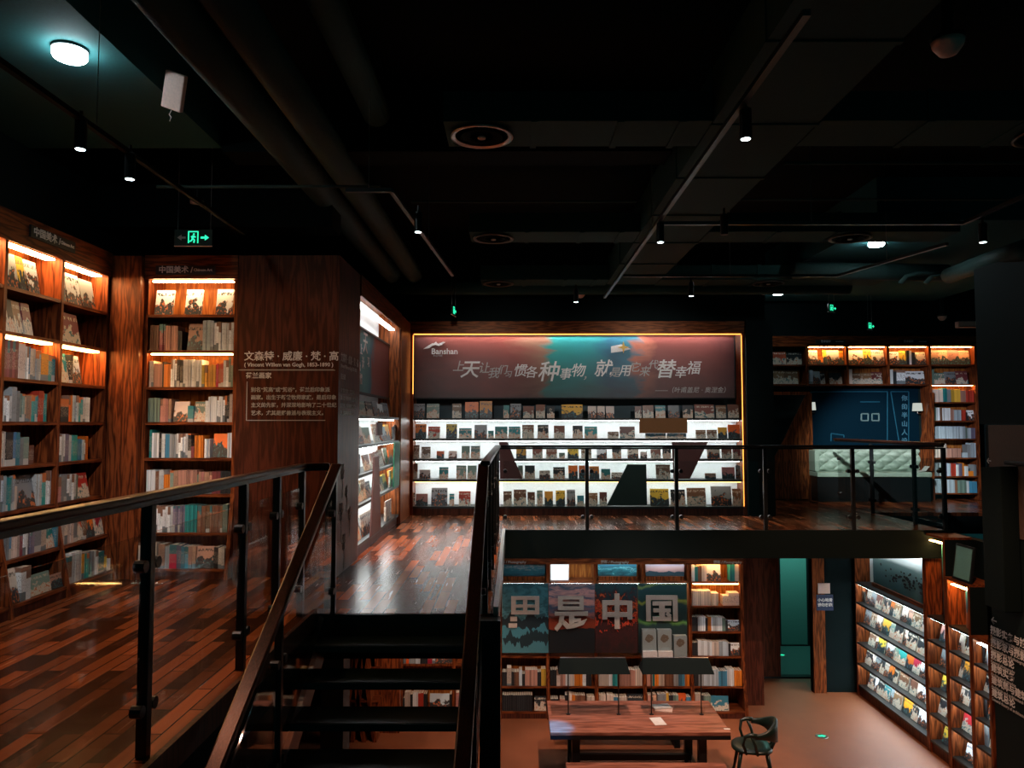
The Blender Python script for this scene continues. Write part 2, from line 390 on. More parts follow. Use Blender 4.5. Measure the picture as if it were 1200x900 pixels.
for n, (z, s) in enumerate(SB):
    sl = .14 * max(0, .81 - z) / .81
    row(frame((bx0, 7.45 - sl, 0), 0), .03, Wb - .03, z, (LV + [2.95])[(LV + [2.95]).index(z) + 1] - z - .04, s, (ORD[n] + ' shelf of the corner bookcase', 'the corner', 'corner bookcase'))
# sign boards
def sign(name, label, fr_loc, rz, w, h, txt, sub, ts=.085, lx=None):
    r = thing(name, label, 'sign', fr_loc, rz)
    box('board', (-w / 2, -.022, -h / 2, w / 2, -.004, h / 2), M['dark_shelf'], r)
    if txt: text(txt, ts, (-w * .16, -.024, 0), FRONT, M['white_text'], r, bold=.0012)
    if sub: text(sub, ts * .5, (w * .30, -.024, 0), FRONT, M['white_text'], r, bold=.0008)
    return r
sign('shelf_sign', 'black sign with white lettering fixed on the corner bookcase fascia', ((fx(179, 7.43) + fx(249, 7.43)) / 2, 7.43, zy(317, 7.43, 215)), 0, .59, .09, '中国美术 /', 'Chinese Art', .075)

# ===== long bookcase on the side wall, X = -4.0, facing +X
XL = -4.0
ys = [4.30, 5.06, 5.84, 6.585, 7.33]
long_ = bookcase('long_bookcase', 'long warm-lit wooden bookcase along the side wall behind the glass railing', (XL, 0, 0), 90, ys, [LV] * 4, TOPZ, slant=.15, ledge=.81,
                 leds=[(i, 2.955, 'led_warm_top') for i in range(4)] + [(i, 2.235 - .03, 'led_warm') for i in range(4)], fascia=.22, ledw=.09, ledy=.05)
SA1 = [
 (2.595, 'Fw18/1/.9 _1 Fy8/1/.9 _2 Fw14/1/.88 _22'),
 (2.235, 'Fn8/1/.86 Fd6/1/.84 Fn8/1/.84 _2 Fm9/1/.84 _26'),
 (1.87, 'm19/6/.93 c7/1/.88 w4/2/.84 b3/1/.84 c6/2/.8 g7/2/.78 o9/1/.72 t9/2/.70'),
 (1.52, 'w14/5/.66 g6/1/.9 g4/1/.8 s5/2/.74 p9/4/.70 t9/4/.72 r6/1/.84 t5/2/.78 _10'),
 (1.165, 'c8/4/.88 d8/1/.86 b9/2/.86 g4/1/.7 s7/1/.72 n6/1/.5 _24'),
 (.81, 'g5/1/.86 i7/2/.9 t7/2/.84 g5/2/.88 c5/2/.6 Fg28/1/.84 w9/3/.84 t5/1/.86 w9/3/.92'),
 (.44, 'g6/3/.84 b3/1/.84 c11/3/.8 m3/1/.72 w6/2/.7 v8/3/.74 g9/1/.76 c8/2/.78 Ft12/1/.62 b3/1/.62'),
 (.10, 'Fc13/1/.9 w12/2/.88 _3 Fs26/1/.56 Fp16/1/.4'),
]
SA2 = [
 (2.595, 'Fc7/1/.86 _1 Fw15/1/.9 _1 Fw15/1/.86 _9'),
 (2.235, '_2 Fm22/1/.86 _26'),
 (1.87, 'o4/2/.74 Ft9/1/.82 d3/1/.8 Fi12/1/.8 _24'),
 (1.52, 'c3/2/.78 d9/1/.66 o4/2/.78 i8/3/.78 t5/2/.74 w9/3/.74 _14'),
 (1.165, 'c3/1/.9 w7/3/.78 v4/1/.78 w3/1/.74 t5/1/.74 b6/2/.62 i5/2/.6 o3/1/.7 _14'),
 (.81, 'p6/2/.7 g7/2/.76 w9/4/.74 s3/1/.7 Fr14/1/.74 _10'),
 (.44, 'c14/4/.88 g5/1/.84 Fr9/1/.84 n3/1/.82 Fo12/1/.84 Fr12/1/.84'),
 (.10, 'n5/1/.8 w12/3/.88 o3/1/.8 t5/2/.74 g6/2/.76 w6/2/.74 t8/1/.66 y4/1/.5 w4/1/.36'),
]
SA0 = [(1.87, 'c10/3/.8 _20'), (1.165, 'g20/6/.7 w20/6/.8 _10'), (.44, 'c20/5/.7 _30'), (.10, 'Fi14/1/.8 w10/4/.8 d6/2/.5 _20')]
for bay, S, nm in ((1, SA0, 'railing-side bay'), (2, SA1, 'middle bay'), (3, SA2, 'corner-side bay')):
    for n, (z, s) in enumerate(S):
        if bay == 1: n = [2, 4, 6, 7][n]
        sl = .15 * max(0, .81 - z) / .81
        row(frame((XL + sl, 0, 0), 90), ys[bay] + .025, ys[bay + 1] - .025, z, (LV + [2.95])[(LV + [2.95]).index(z) + 1] - z - .04, s, (ORD[n] + ' shelf in the ' + nm + ' of the long bookcase', 'the camera end', 'long bookcase'))
sign('shelf_sign', 'black sign with white lettering fixed on the long bookcase fascia', (XL + .02, 6.37, at(70, 285, Y=6.37).z + .03), 90, .62, .10, '中国美术 /', 'Chinese Art', .08)
struct('wall_corner', (XL - .4, 7.45 + .02, 0, bx0 - .02, 7.75, TOPZ), M['wood_dark'])
struct('trim_1', (XL + .0, 7.36, 0, bx0 - .02, 7.46, TOPZ), M['wood_v'])

# ===== wide pillar
px0, px1 = bx1 + .02, fx(396, 7.44)
pil = struct('wall_pillar', (px0, 7.44, 0, px1, 8.42, TOPZ + .02), M['wood_dark'])
def tp(s, pxl, pyc, size, Y=7.436, m='white_text', bold=.001, parent=None, ax='LEFT', ext=.001, sx=1):
    p = at(pxl, pyc, Y=Y); return text(s, size, p, FRONT, M[m], parent, bold=bold, ax=ax, ext=ext, sx=sx)
pt = thing('wall_lettering', 'white Chinese artist notice lettered on the front of the wide wood pillar', 'lettering', (px0, 7.43, 0))
def child(o, p): 
    o.parent = p; o.matrix_parent_inverse = Matrix.Translation(-Vector(p.location)) if not p.rotation_euler.z else (Matrix.Translation(p.location) @ p.rotation_euler.to_matrix().to_4x4()).inverted()
    return o
for o in (tp('文森特 · 威廉 · 梵 · 高', 286, 418, .100, m='white_text', bold=.0015), tp('( Vincent Willem van Gogh, 1853-1890 )', 286, 427.5, .054),
          tp('荷兰画家', 288, 440.5, .064, bold=.001), tp('别名“梵高”或“梵谷”，荷兰后印象派', 294, 457, .0500, m='grey_text'),
          tp('画家。出生于新教牧师家庭，是后印象', 294, 466, .0500, m='grey_text'), tp('主义的先驱，并深深地影响了二十世纪', 294, 475, .0500, m='grey_text'),
          tp('艺术，尤其是野兽派与表现主义。', 294, 484.3, .0500, m='grey_text')):
    child(o, pt)
mb = MB()
a, b_ = at(281, 433.5, Y=7.43), at(391, 433.8, Y=7.43)
mb.box(a.x, 7.432, a.z - .005, b_.x, 7.437, a.z + .005)
for p in (a, b_): mb.lathe([(.001, -.003), (.014, -.002), (.014, .002), (.001, .003)], (p.x, 7.433, p.z), 10)
a, b_ = at(289, 447, Y=7.43), at(381, 493, Y=7.43)
mb.box(a.x, 7.432, b_.z, a.x + .007, 7.437, a.z); mb.box(a.x, 7.432, b_.z, b_.x, 7.437, b_.z + .007)
child(mb.build('rule_line', M['grey_text']), pt)
# reflection of the notice, modelled as lettering on the side face of the pillar (X = px1), reading towards the back
pt2 = thing('wall_lettering', 'faint reflected notice modelled as lettering on the narrow glossy side of the wide pillar', 'lettering', (px1, 7.5, 0))
for s, py, sz in (('文森特 · 威廉 · 梵 · 高', 418, .10), ('( Vincent Willem van Gogh, 1853-1890 )', 427.5, .052), ('荷兰画家', 440.5, .06), ('别名“梵高”或“梵谷”，荷兰后印象派', 457, .047),
                  ('画家。出生于新教牧师家庭，是后印象', 466, .047), ('主义的先驱，并深深地影响了二十世纪', 475, .047), ('艺术，尤其是野兽派与表现主义。', 484, .047)):
    o = text(s, sz, (px1 + .003, 7.52, zy(py, 7.44, 396)), (R(90), 0, R(90)), M['grey_text'], None, bold=.0005, ax='LEFT', ext=.001, sx=.9); child(o, pt2)
# chalk flowers
def flower(mb, cx, cz, r, n, plane, off):
    def P(u, v): return (u, off, v) if plane == 'y' else (off, u, v)
    for k in range(n):
        a = 2 * math.pi * k / n; pts = []
        for j in range(9):
            q = j / 8 * 2 * math.pi; rr = r * .5
            u = math.cos(a) * rr * (1 - math.cos(q)) / 1 + -math.sin(a) * rr * .5 * math.sin(q)
            v = math.sin(a) * rr * (1 - math.cos(q)) / 1 + math.cos(a) * rr * .5 * math.sin(q)
            pts.append(P(cx + u, cz + v))
        mb.tube(pts, .0028, 4)
    mb.tube([P(cx, cz), P(cx + r * .2, cz - r * 1.6), P(cx, cz - r * 3)], .0025, 4)
fd = MB()
for (y, z, r, n) in ((7.65, 1.02, .09, 6), (7.85, .80, .07, 5), (7.60, .62, .10, 6), (8.0, .55, .08, 5), (7.75, .30, .09, 6)): flower(fd, y, z, r, n, 'x', px1 + .003)
for (px, py, r, n) in ((388, 585, .05, 5), (389, 612, .06, 7), (390, 637, .07, 3)):
    p = at(px, py, Y=7.43); flower(fd, p.x, p.z, r, n, 'y', 7.434)
tag(fd.build('flower_drawing', M['grey_text']), 'thin white line drawings of flowers near the foot of the wide pillar', 'drawing')

# ===== side display bookcase on X = px1 (facing +X)
XS = px1
ysd = [8.44, 9.95, 11.42]
LD = [.145, .586, .923, 1.26, 1.60]
side = bookcase('display_bookcase', 'white-lit display shelves receding beside the wide pillar under a tilted poster', (XS, 0, 0), 90, [ysd[0], ysd[2]], [LD], TOPZ, depth=.34, fascia=.22,
                back='white_back', shelfmat='dark_shelf', t=.035, leds=[(0, z - .036, 'led_white') for z in LD[1:]] + [(0, 2.94, 'led_white')], ledw=.08, ledy=.08)
struct('trim_2', (XS - .3, 11.44, 0, XS + .02, 12.5, TOPZ), M['wood_v'])
LBL_S = 'the pillar end'
SS = [
 (1.60, 'Ft6 Fs5 _1 Fd6 _1 Fg5 Fw6 Fg7 _8', .24), (1.26, 'Ft3 _1 Fc5 Fs7 _4 Fn6 _3 Fi5 Fy5 _2 d2/1 c2/1', .28), (.923, 'Fc3 d2/1/.8 _5 Fn5 _2 Fn4 Fm4 Fn4 _2 Fc4 _2 Fo6', .28),
 (.586, 'Fn5 Fs3 _1 Fn4 Fd4 _6 Fc4 _1 Fd3 Fy4 _3 c2/1 Fo5', .28), (.145, 'Fn4 Fd3 _2 Fc6 Fc6 _1 Fy5 _4 c8/5/.75 _5', .36)]
for n, (z, s, H) in enumerate(SS):
    row(frame((XS, 0, 0), 90), ysd[0] + .03, ysd[2] - .03, z, H, s, (ORD[n] + ' shelf of the side display', 'the pillar end', 'side display'), y=.05, depth=.02)
def board_poly(name, pts, fr, y0, y1, mat, parent=None):
    mb = MB(); mb.prism(pts, y0, y1, 1); o = mb.build(name, mat, parent)
    if parent is None: o.matrix_world = fr
    return o
frS = frame((XS, 0, 0), 90)
for pts, m_, l in (([(9.42, 1.36), (9.78, 1.36), (9.78, 1.52), (9.42, 1.52)], 'brown_card', 'small brown card hung on the second shelf of the side display'),
                   ([(9.05, .15), (9.75, .15), (9.55, 1.10), (9.25, 1.10)], 'brown_card', 'tall tapering brown board standing across the side display shelves'),
                   ([(10.75, .60), (11.25, .60), (11.3, 1.24), (10.80, 1.24)], 'green_card', 'green tapering board at the corner end of the side display')):
    o = board_poly('divider_board', pts, frS, -.03, -.012, M[m_]); tag(o, l, 'divider board')
post_s = thing('tilted_poster', 'teal and red lettered poster inside the side display above its shelves', 'poster', (XS - .16, 0, 0), 90)
ps = box('print', (ysd[0] + .05, 0, 1.90, ysd[2] - .05, .015, 2.68), art('side_poster_print', [(0, (.05, .20, .22)), (.35, (.10, .34, .36)), (.55, (.04, .20, .26)), (.62, (.28, .06, .045)), (1, (.18, .035, .03))], 0, 3, .35, streak=(1, 1, .4)), post_s)
for s, y, z, sz in (('上', 9.3, 2.42, .14), ('天', 9.55, 2.52, .30), ('让', 9.42, 2.26, .16), ('我', 9.20, 2.2, .12), ('习', 9.75, 2.3, .14), ('惯', 9.3, 2.05, .14)):
    text(s, sz, (y, -.003, z), FRONT, M['white_text'], post_s, bold=.003)
box('frame', (ysd[0] + .03, -.01, 1.87, ysd[2] - .03, .02, 1.90), M['dark_shelf'], post_s); box('frame', (ysd[0] + .03, -.01, 2.68, ysd[2] - .03, .02, 2.71), M['dark_shelf'], post_s)

# ===== central display, Y = 12.45
YC = 12.45
cx0, cx1 = fx(482, YC), fx(872, YC)
cen = bookcase('display_bookcase', 'wide white-lit display bookcase across the back wall under the big banner', (0, YC, 0), 0, [cx0, cx1], [LD], TOPZ + .02, depth=.36, fascia=.19,
               back='white_back', shelfmat='dark_shelf', t=.035, leds=[(0, z - .036, 'led_white') for z in LD[1:]], ledw=.06, up=.06, ledy=.11)
box('light_strip', (cx0 + .06, .012, LD[1] - .045, cx1 - .06, .022, LD[1] - .036), M['led_warm_dim'], cen)
box('shade_backing', (cx0 + .04, .325, 1.60, cx1 - .04, .34, 1.93), plain('teal_shade_backing', (.02, .05, .065), .6), cen)  # dark sheet added behind the top row, its shade put into the colour
# thin lit edging around the banner
for b in ((cx0 + .035, -.026, 2.985, cx1 - .035, -.021, 3.0),): box('edge_light', b, M['led_edge'], cen)
for b in ((cx1 - .03, -.004, .15, cx1 - .018, -.001, 2.98), (cx0 + .018, -.004, 2.0, cx0 + .03, -.001, 2.98)): box('edge_light', b, M['led_edge'], cen)
frC = frame((0, YC, 0), 0)
FACES = [
 (1.60, 20, 'Fg484-498-17 Fs500-515-17 Fn530-541-17 Fo545-561-19 Fo562-577-20 Ft590-597-15 Fg598-611-17 Fn613-626-14 Fn628-639-16 Fd641-650-14 Fy658-683-16 Fc689-699-14 Fc700-709-14 Fc710-720-14 Fn744-752-14 Fn753-766-15 Ft768-780-15 Fg783-796-15 Fd800-812-15 Fm814-837-16 Fn839-851-15 Fn853-866-16'),
 (1.26, 20, 'Fo487-500-17 Fr502-516-14 Fy523-536-17 Ft538-553-12 Fg556-571-16 Ft572-579-9 Ft580-595-14 Ft596-610-14 Fn612-626-16 Fd630-643-16 Fn649-662-15 Fd671-683-15 Ft685-700-14 Fn712-725-8 Fn726-744-14 Fb756-780-6 Fb781-804-6 Fn815-827-10 Fn828-840-10 Fy841-852-13 Fo853-867-16'),
 (.923, 17, 'Fn482-492-16 Fn494-505-14 Fo512-521-9 Fc526-536-9 Fs541-551-15 Fs552-563-15 Fy605-617-14 Fn624-636-14 Fn640-653-11 Fs655-662-7 Fy665-678-12 Fn681-693-12 Fw699-711-14 Fd717-728-14 Fc735-748-13 Fc750-758-8 Fn762-774-11 Fd776-786-14 Fc828-843-14 Fn845-857-14 Fm858-867-14'),
 (.586, 19, 'Fn482-490-18 Fc492-505-11 Ft515-526-14 Fs535-547-16 Fs548-559-16 Fs607-613-16 Fd615-627-16 Fc632-645-10 Fd648-662-14 Fo666-677-16 Fo678-688-16 Fo690-702-15 Ft704-715-12 Fc716-729-8 Fn768-785-17 Fp825-838-7 Fp845-860-14 Fg861-867-16'),
 (.145, 23, 'Fd482-487-15 Fp488-502-14 Fg506-525-21 Ft527-533-14 Fr538-552-17 Fn590-600-17 Fn602-617-19 Fn618-627-16 Fs629-636-18 Fy638-648-17 Fy651-662-18 Fg664-674-19 Fb676-684-12 Fn686-700-15 Fn702-711-16 Fy761-783-20 Fd785-802-19 Fn804-826-21 Fg832-856-23 Fn857-867-20')]
for n, (z, Hpx, s) in enumerate(FACES):
    for t_ in s.split():
        a, b_, h = t_[2:].split('-')
        x0, x1 = xy(float(a), YC + .1), xy(float(b_), YC + .1)
        BOOKS.append(dict(fr=frC, x=x0, w=x1 - x0 - .004, z=z, h=float(h) / FPX * YC, key=t_[1], face=True, y=.06, d=.022, where=(ORD[n] + ' shelf of the wide back display', 'the corner end', 'wide back display'), tilt=9))
for pts, m_, l in (([(585, 518), (595, 518), (612, 561), (586, 561)], 'brown_card', 'dark tapering board beside the stair railing on the wide back display'),
                   ([(787, 518), (829, 518), (808, 561), (789, 561)], 'brown_card', 'dark maroon tapering board high on the wide back display'),
                   ([(735, 544), (757, 544), (758, 592), (711, 592)], 'darkgreen', 'dark green tapering board on the bottom shelves of the wide back display'),
                   ([(749, 490), (805, 490), (805, 507.5), (749, 507.5)], 'tan_card', 'wide tan rectangular card hung on the second shelf of the wide back display')):
    if m_ == 'darkgreen': M[m_] = plain('dark_green_board', (.006, .022, .018), .5)
    pp = [(at(a, b, Y=YC).x, at(a, b, Y=YC).z) for a, b in pts]
    o = board_poly('divider_board', pp[::-1], frC, -.03, -.01, M[m_]); tag(o, l, 'divider board')
# banner
bn = thing('banner', 'wide red and teal cloud banner lettered in white above the back display', 'banner', (0, YC + .05, 0))
ba, bb = at(486.5, 393.5, Y=YC + .05), at(861, 466, Y=YC + .05)
bm_ = art('banner_print', [(0, (.09, .025, .022)), (.10, (.20, .04, .03)), (.30, (.30, .055, .04)), (.40, (.34, .16, .10)), (.43, (.02, .30, .28)), (.56, (.015, .24, .26)), (.62, (.01, .12, .20)), (.69, (.015, .16, .24)), (.715, (.50, .14, .08)), (.75, (.24, .045, .035)), (.9, (.26, .06, .05)), (1, (.13, .03, .03))],
          0, 3.2, .17, streak=(2.2, 1, 1), vdark=((.05, .035, .035), -.15, .75))
box('print', (ba.x, 0, bb.z, bb.x, .012, ba.z), bm_, bn)
fw = .022
for b in ((ba.x - fw, -.012, bb.z - fw, bb.x + fw, .02, bb.z), (ba.x - fw, -.012, ba.z, bb.x + fw, .02, ba.z + fw), (ba.x - fw, -.012, bb.z, ba.x, .02, ba.z), (bb.x, -.012, bb.z, bb.x + fw, .02, ba.z)):
    box('frame', b, M['black'], bn)
box('light_strip', (ba.x + .05, -.050, 3.035, bb.x - .05, -.015, 3.045), emit('banner_led', (.95, 1, 1), 60), bn)
for ch, px, py, s in (('上', 537, 430, 13), ('天', 550, 434, 21), ('让', 567, 432, 13), ('我', 578, 438, 13), ('们', 588.5, 434, 11), ('习', 595.5, 439, 8), ('惯', 609, 435, 15), ('各', 622, 437, 14), ('种', 642, 437, 24), ('事', 662, 439, 14), ('物', 677, 435, 16),
                      ('，', 689, 440, 12), ('就', 706, 433, 20), ('是', 720.5, 437, 12), ('用', 732, 435, 14), ('它', 744, 431, 12), ('来', 755, 436, 12), ('代', 765, 428, 11), ('替', 779, 434, 22), ('幸', 797, 437, 14), ('福', 812, 432, 16)):
    p = at(px, py, Y=YC + .045); text(ch, s / FPX * YC * 1.05, (p.x, -.008, p.z), FRONT, M['white_text'] if s > 13 else M['grey_text'], bn, bold=.004 if s > 18 else .0015, shear=.22)
p = at(790, 457.5, Y=YC + .045); text('——（叶甫盖尼 · 奥涅金）', .105, (p.x + .3, -.008, p.z), FRONT, M['grey_text'], bn, shear=.2)
p = at(521, 412, Y=YC + .045); text('Banshan', .135, (p.x, -.008, p.z), FRONT, M['white_text'], bn, bold=.002)
p = at(513, 417, Y=YC + .045); text('半山书局', .04, (p.x, -.008, p.z), FRONT, M['grey_text'], bn)
mb = MB()
for q in ([(496, 409), (502, 405), (507, 402), (511, 404), (507, 405), (503, 408)], [(507, 403), (511, 400.5), (513, 402.5), (518, 404), (514, 405.5)], [(514, 402), (518, 404.5), (519.5, 401), (516.5, 402)], [(516, 402), (519, 400.5), (522, 401), (519, 403)]):
    pp = [(at(a, b, Y=YC + .045).x, at(a, b, Y=YC + .045).z) for a, b in q]; mb.prism(pp, -.010, -.004, 1)
mb.build('mountain_emblem', M['white_text'], bn)
mb = MB()   # small open book emblem with a yellow star, top of the banner
for q in ([(716, 406), (728, 403.5), (728, 412), (716, 413.5)], [(728, 403.5), (739, 409), (728, 412)]):
    pp = [(at(a, b, Y=YC + .045).x, at(a, b, Y=YC + .045).z) for a, b in q]; mb.prism(pp, -.010, -.004, 1)
mb.build('printed_book', M['white_text'], bn)
mb = MB(); c = at(730.5, 407, Y=YC + .045)
mb.prism([(c.x + (.10 if k % 2 == 0 else .03) * math.sin(k * math.pi / 4), c.z + (.10 if k % 2 == 0 else .03) * math.cos(k * math.pi / 4)) for k in range(8)], -.014, -.006, 1)
mb.build('printed_star', plain('printed_gold', (.6, .35, .04), .5), bn)

# pillar at the far side of the display
struct('column_1', (cx1 + .035, YC - .05, 0, fx(906, YC), YC + .9, TOPZ + .05), M['blackwall'])
struct('trim_3', (cx0 - .10, YC - .04, 0, cx0 - .035, YC + .1, TOPZ + .05), M['wood_v'])

# ===== far upper bookcase, Y = 15
YF = 15.0
ups = [905, 947.5, 995, 1043, 1092, 1146]
ux = [fx(p, YF) for p in ups]
up2 = [2.30, 2.69]
col5 = [.136, .47, .835, 1.21, 1.57, 1.94, 2.30, 2.69]
far = bookcase('far_bookcase', 'far warm-lit wooden bookcase bridging over the pale tufted bench', (0, YF, 0), 0, ux, [up2, up2, up2, up2, col5], 3.24, depth=.34, lo=.0, fascia=.19, plinth=False,
               leds=[(i, 3.05, 'led_warm') for i in range(1, 5)] + [(4, 2.28, 'led_warm')], up=.05)
for c_ in list(far.children):   # the middle uprights stop above the bench: rebuild them short
    if c_.name.startswith('side_panel'):
        xm = sum(v.co.x for v in c_.data.vertices) / len(c_.data.vertices)
        if ux[0] + .2 < xm < ux[3] + .3 or xm < ux[0] + .1:
            for v in c_.data.vertices:
                if v.co.z < 2.2: v.co.z = 2.27
frF = frame((0, YF, 0), 0)
for z, rows in ((2.69, ['Fr17/1/.86 _1 Fd18/1/.82 _2', 'Fw14/1/.9 Fo7/1/.5 Fy5/1/.9 Fw17/1/.9 Fo6/1/.86', 'Fw20/1/.9 Fy10/1/.94 Fw11/1/.92 Fc5/1/.9', 'Fw14/1/.8 Fy9/1/.86 d3/1 w3/1 d5/1 Fc14/1/.78', 'Fp11/1/.9 Fp12/1/.9 Fp14/1/.9 Fp13/1/.88 _2']),
                (2.30, ['Fn14/1/.9 Fn16/1/.86 _7', 'i6/1/.86 Fg10/1/.8 Fd6/1/.7 _6 Fd16/1/.7 _3', 'c4/1/.9 Fn10/1/.7 Fn13/1/.7 Fm12/1/.75 _3', 'w4/1/.9 d4/1 w10/1/.86 Fw22/1/.8 _2', 's4/1/.9 Fs14/1/.7 Fg14/1/.76 Fm15/1/.8 _5'])):
    n = 0 if z > 2.5 else 1
    for i, s in enumerate(rows):
        row(frF, ux[i] + .04, ux[i + 1] - .04, z, .33, s, (('upper' if n == 0 else 'lower') + ' shelf in the ' + ORD[i] + ' bay from the dark column of the far bookcase', 'the dark column end', 'far bookcase'), y=.05)
for n, (z, s) in enumerate([(1.94, 'c16/7/.8 t6/2/.86 g6/1/.8 y14/3/.8 p8/3/.72 r12/4/.72'), (1.57, 's6/2/.84 w6/2/.8 n4/2/.8 w14/6/.78 p6/3/.7 i12/5/.66 r8/4/.66 d3/1/.5 Fw12/1/.64'), (1.21, 'w2/1/.84 i50/22/.76 s3/1/.7 i6/2/.66 v7/2/.66'),
                            (.835, 'c10/4/.74 _2 c8/3/.86 p22/9/.56 _4 i6/1/.3 g5/2/.8 i8/3/.9'), (.47, 'g8/3/.8 w3/1/.8 _4 v5/3/.8 i6/3/.78 r8/4/.76 w4/2/.7 v6/2/.78 o3/1/.8 w6/2/.6 o8/1/.3 g5/2/.7'), (.136, 'i10/5/.86 n4/2/.84 i9/4/.8 n3/1/.8 s10/4/.76 w3/1/.72 b4/1/.72 b5/1/.7')]):
    row(frF, ux[4] + .04, ux[5] - .04, z, .32, s, (ORD[n + 2] + ' shelf of the far bookcase column', 'the bench side', 'far bookcase column'))
for (pxa, pxb, l) in ((957, 992, 'black sign strip above the bay nearer the dark column on the far bookcase'), (1054, 1090, 'black sign strip above the bay nearer the wall on the far bookcase')):
    x0, x1 = fx(pxa, YF), fx(pxb, YF)
    r = sign('shelf_sign', l, ((x0 + x1) / 2, YF - .02, zy(400.5, YF, 1000)), 0, x1 - x0, .075, '艺术设计', 'Art and Design', .05)
# alcove: poster, sconces, wings, bench
struct('wall_back', (3.9, YF + .36, 0, 12.5, YF + .5, 4.3), M['blackwall'])
al = thing('wall_poster', 'dark blue line-drawn poster on the wall behind the tufted bench', 'poster', (0, YF + .355, 0))
pa, pb = at(949, 452, Y=YF + .3), at(1079, 530, Y=YF + .3)
box('print', (pa.x, -.02, pb.z, pb.x, -.004, pa.z), plain('navy_print', (.001, .012, .024), .8, spec=.05), al)
lm = plain('poster_line_blue', (.015, .09, .15), .8, spec=.05)
def pline(mb, a, b, w=.012, Y=YF + .335):
    A, B = at(*a, Y=Y), at(*b, Y=Y); mb.tube([(A.x, Y, A.z), (B.x, Y, B.z)], w, 4)
mb = MB()
for a, b in (((950, 459), (1040, 459)), ((950, 459), (950, 520)), ((1040, 459), (1040, 520)), ((1044, 459), (1065, 459)), ((1065, 459), (1065, 520)), ((1044, 459), (1054, 520)), ((974, 508), (989, 510)), ((974, 508), (974, 517)), ((989, 510), (989, 513)), ((1008, 471), (1031, 471))): pline(mb, a, b)
child(mb.build('printed_lines', lm), al)
mb = MB()
for c_ in (1013.5, 1026):
    for a, b in (((c_ - 4, 485), (c_ + 4, 485)), ((c_ - 4, 493), (c_ + 4, 493)), ((c_ - 4, 485), (c_ - 4, 493)), ((c_ + 4, 485), (c_ + 4, 493))): pline(mb, a, b, .015)
child(mb.build('printed_square_outline', plain('pale_line', (.13, .20, .21), .8)), al)
for i, ch in enumerate('你的半山人设'):
    p = at(1060, 467 + i * 10, Y=YF + .33); child(text(ch, .125, p, FRONT, plain('poster_letter_%s' % i, (.05, .16, .24), .8), bold=.003), al)
for px, py, l, g in ((1075, 477, 'small square glowing wall lamp at the wall end of the blue poster', 1), (950.5, 476, 'small square glowing wall lamp at the dark column end of the blue poster', 0)):
    p = at(px, py, Y=YF + .2); w = thing('wall_lamp', l, 'wall lamp', p)
    mb = MB(); mb.lathe([(.085, -.08), (.10, .08)], (0, 0, 0), 4)
    o = mb.build('lamp_shade', M['lampshade'], w); o.rotation_euler = (R(180), 0, R(45))
    mb = MB(); mb.tube([(0, 0, -.085), (0, 0, -.13), (.09, .05, -.13), (.09, .15, -.13)], .008, 6); mb.build('arm', M['silver'], w)
wing = M['wood_v']
mb = MB(); pp = [(at(a, b, Y=YF - .02).x, at(a, b, Y=YF - .02).z) for a, b in ((946, 461), (949, 461), (949, 585), (905, 585), (905, 543))]
mb.prism(pp[::-1], YF + .0, YF + .04, 1)
tag(mb.build('wing_panel', wing), 'sloping red-brown wood wing panel between the dark column and the bench', 'wood panel')
mb = MB(); pp = [(at(a, b, Y=YF - .02).x, at(a, b, Y=YF - .02).z) for a, b in ((1090, 460), (1093.5, 460), (1093.5, 552), (1077, 552), (1077.5, 520))]
mb.prism(pp[::-1], YF - .06, YF - .02, 1)
tag(mb.build('wing_panel', wing), 'tapering red-brown wood wing panel at the end of the tufted bench', 'wood panel')
# trim frame over the dark niche
p = at(905, 461, Y=YF); q = at(949, 461, Y=YF)
struct('trim_4', (p.x, YF - .02, p.z - .03, q.x, YF + .02, p.z + .03), M['wood_v']); struct('trim_5', (q.x - .03, YF - .02, 0, q.x + .03, YF + .02, p.z), M['wood_v'])
sf = thing('tufted_bench', 'pale green tufted leather bench under the dark blue poster', 'bench', (0, 14.6, 0))
sx0, sx1 = xy(953, 14.75), xy(1091, 14.6)
sb = zy(558, 14.6, 1000)
box('seat', (sx0, .0, sb - .02, sx1, .55, sb + .075), M['leather'], sf, bevel=.02)
box('base', (sx0 + .02, .05, 0, sx1 - .02, .5, sb - .021), M['black'], sf)
mb = MB(); nx, nz = 150, 28; x0, x1 = xy(955, 14.95), xy(1077, 14.95); z0, z1 = sb + .08, zy(526, 14.95, 1000)
vs = []
for j in range(nz + 1):
    for i in range(nx + 1):
        u = i / nx * 13; v = j / nz * 4
        a = (u + v / 1.0) ; b = (u - v / 1.0)
        hgt = (abs(math.sin(math.pi * a / 1.0 * .5)) * abs(math.sin(math.pi * b / 1.0 * .5))) ** .45
        e = min(1, min(j, nz - j) / 3)
        vs.append((x0 + (x1 - x0) * i / nx, .42 - .09 * hgt * e, z0 + (z1 - z0) * j / nz))
fs = [(j * (nx + 1) + i, j * (nx + 1) + i + 1, (j + 1) * (nx + 1) + i + 1, (j + 1) * (nx + 1) + i) for j in range(nz) for i in range(nx)]
mb.poly(vs, fs); mb.box(x0, .42, z0, x1, .52, z1); mb.build('backrest', M['leather'], sf, smooth=True)
box('side_cushion', (sx0, .10, sb + .078, xy(955, 14.9), .52, z1 - .02), M['leather'], sf, bevel=.02)
nb = MB(); p = at(1083, 551, Y=14.7)
nb.poly([(p.x - .16, 14.62, 0), (p.x, 14.64, .02), (p.x, 14.80, .02), (p.x - .16, 14.78, 0), (p.x + .07, 14.64, .10), (p.x + .07, 14.8, .10)], [(0, 1, 2, 3), (1, 4, 5, 2)])
o = nb.build('open_booklet', M['white']); o.location.z = sb + .086; sd = o.modifiers.new('s', 'SOLIDIFY'); sd.thickness = .008
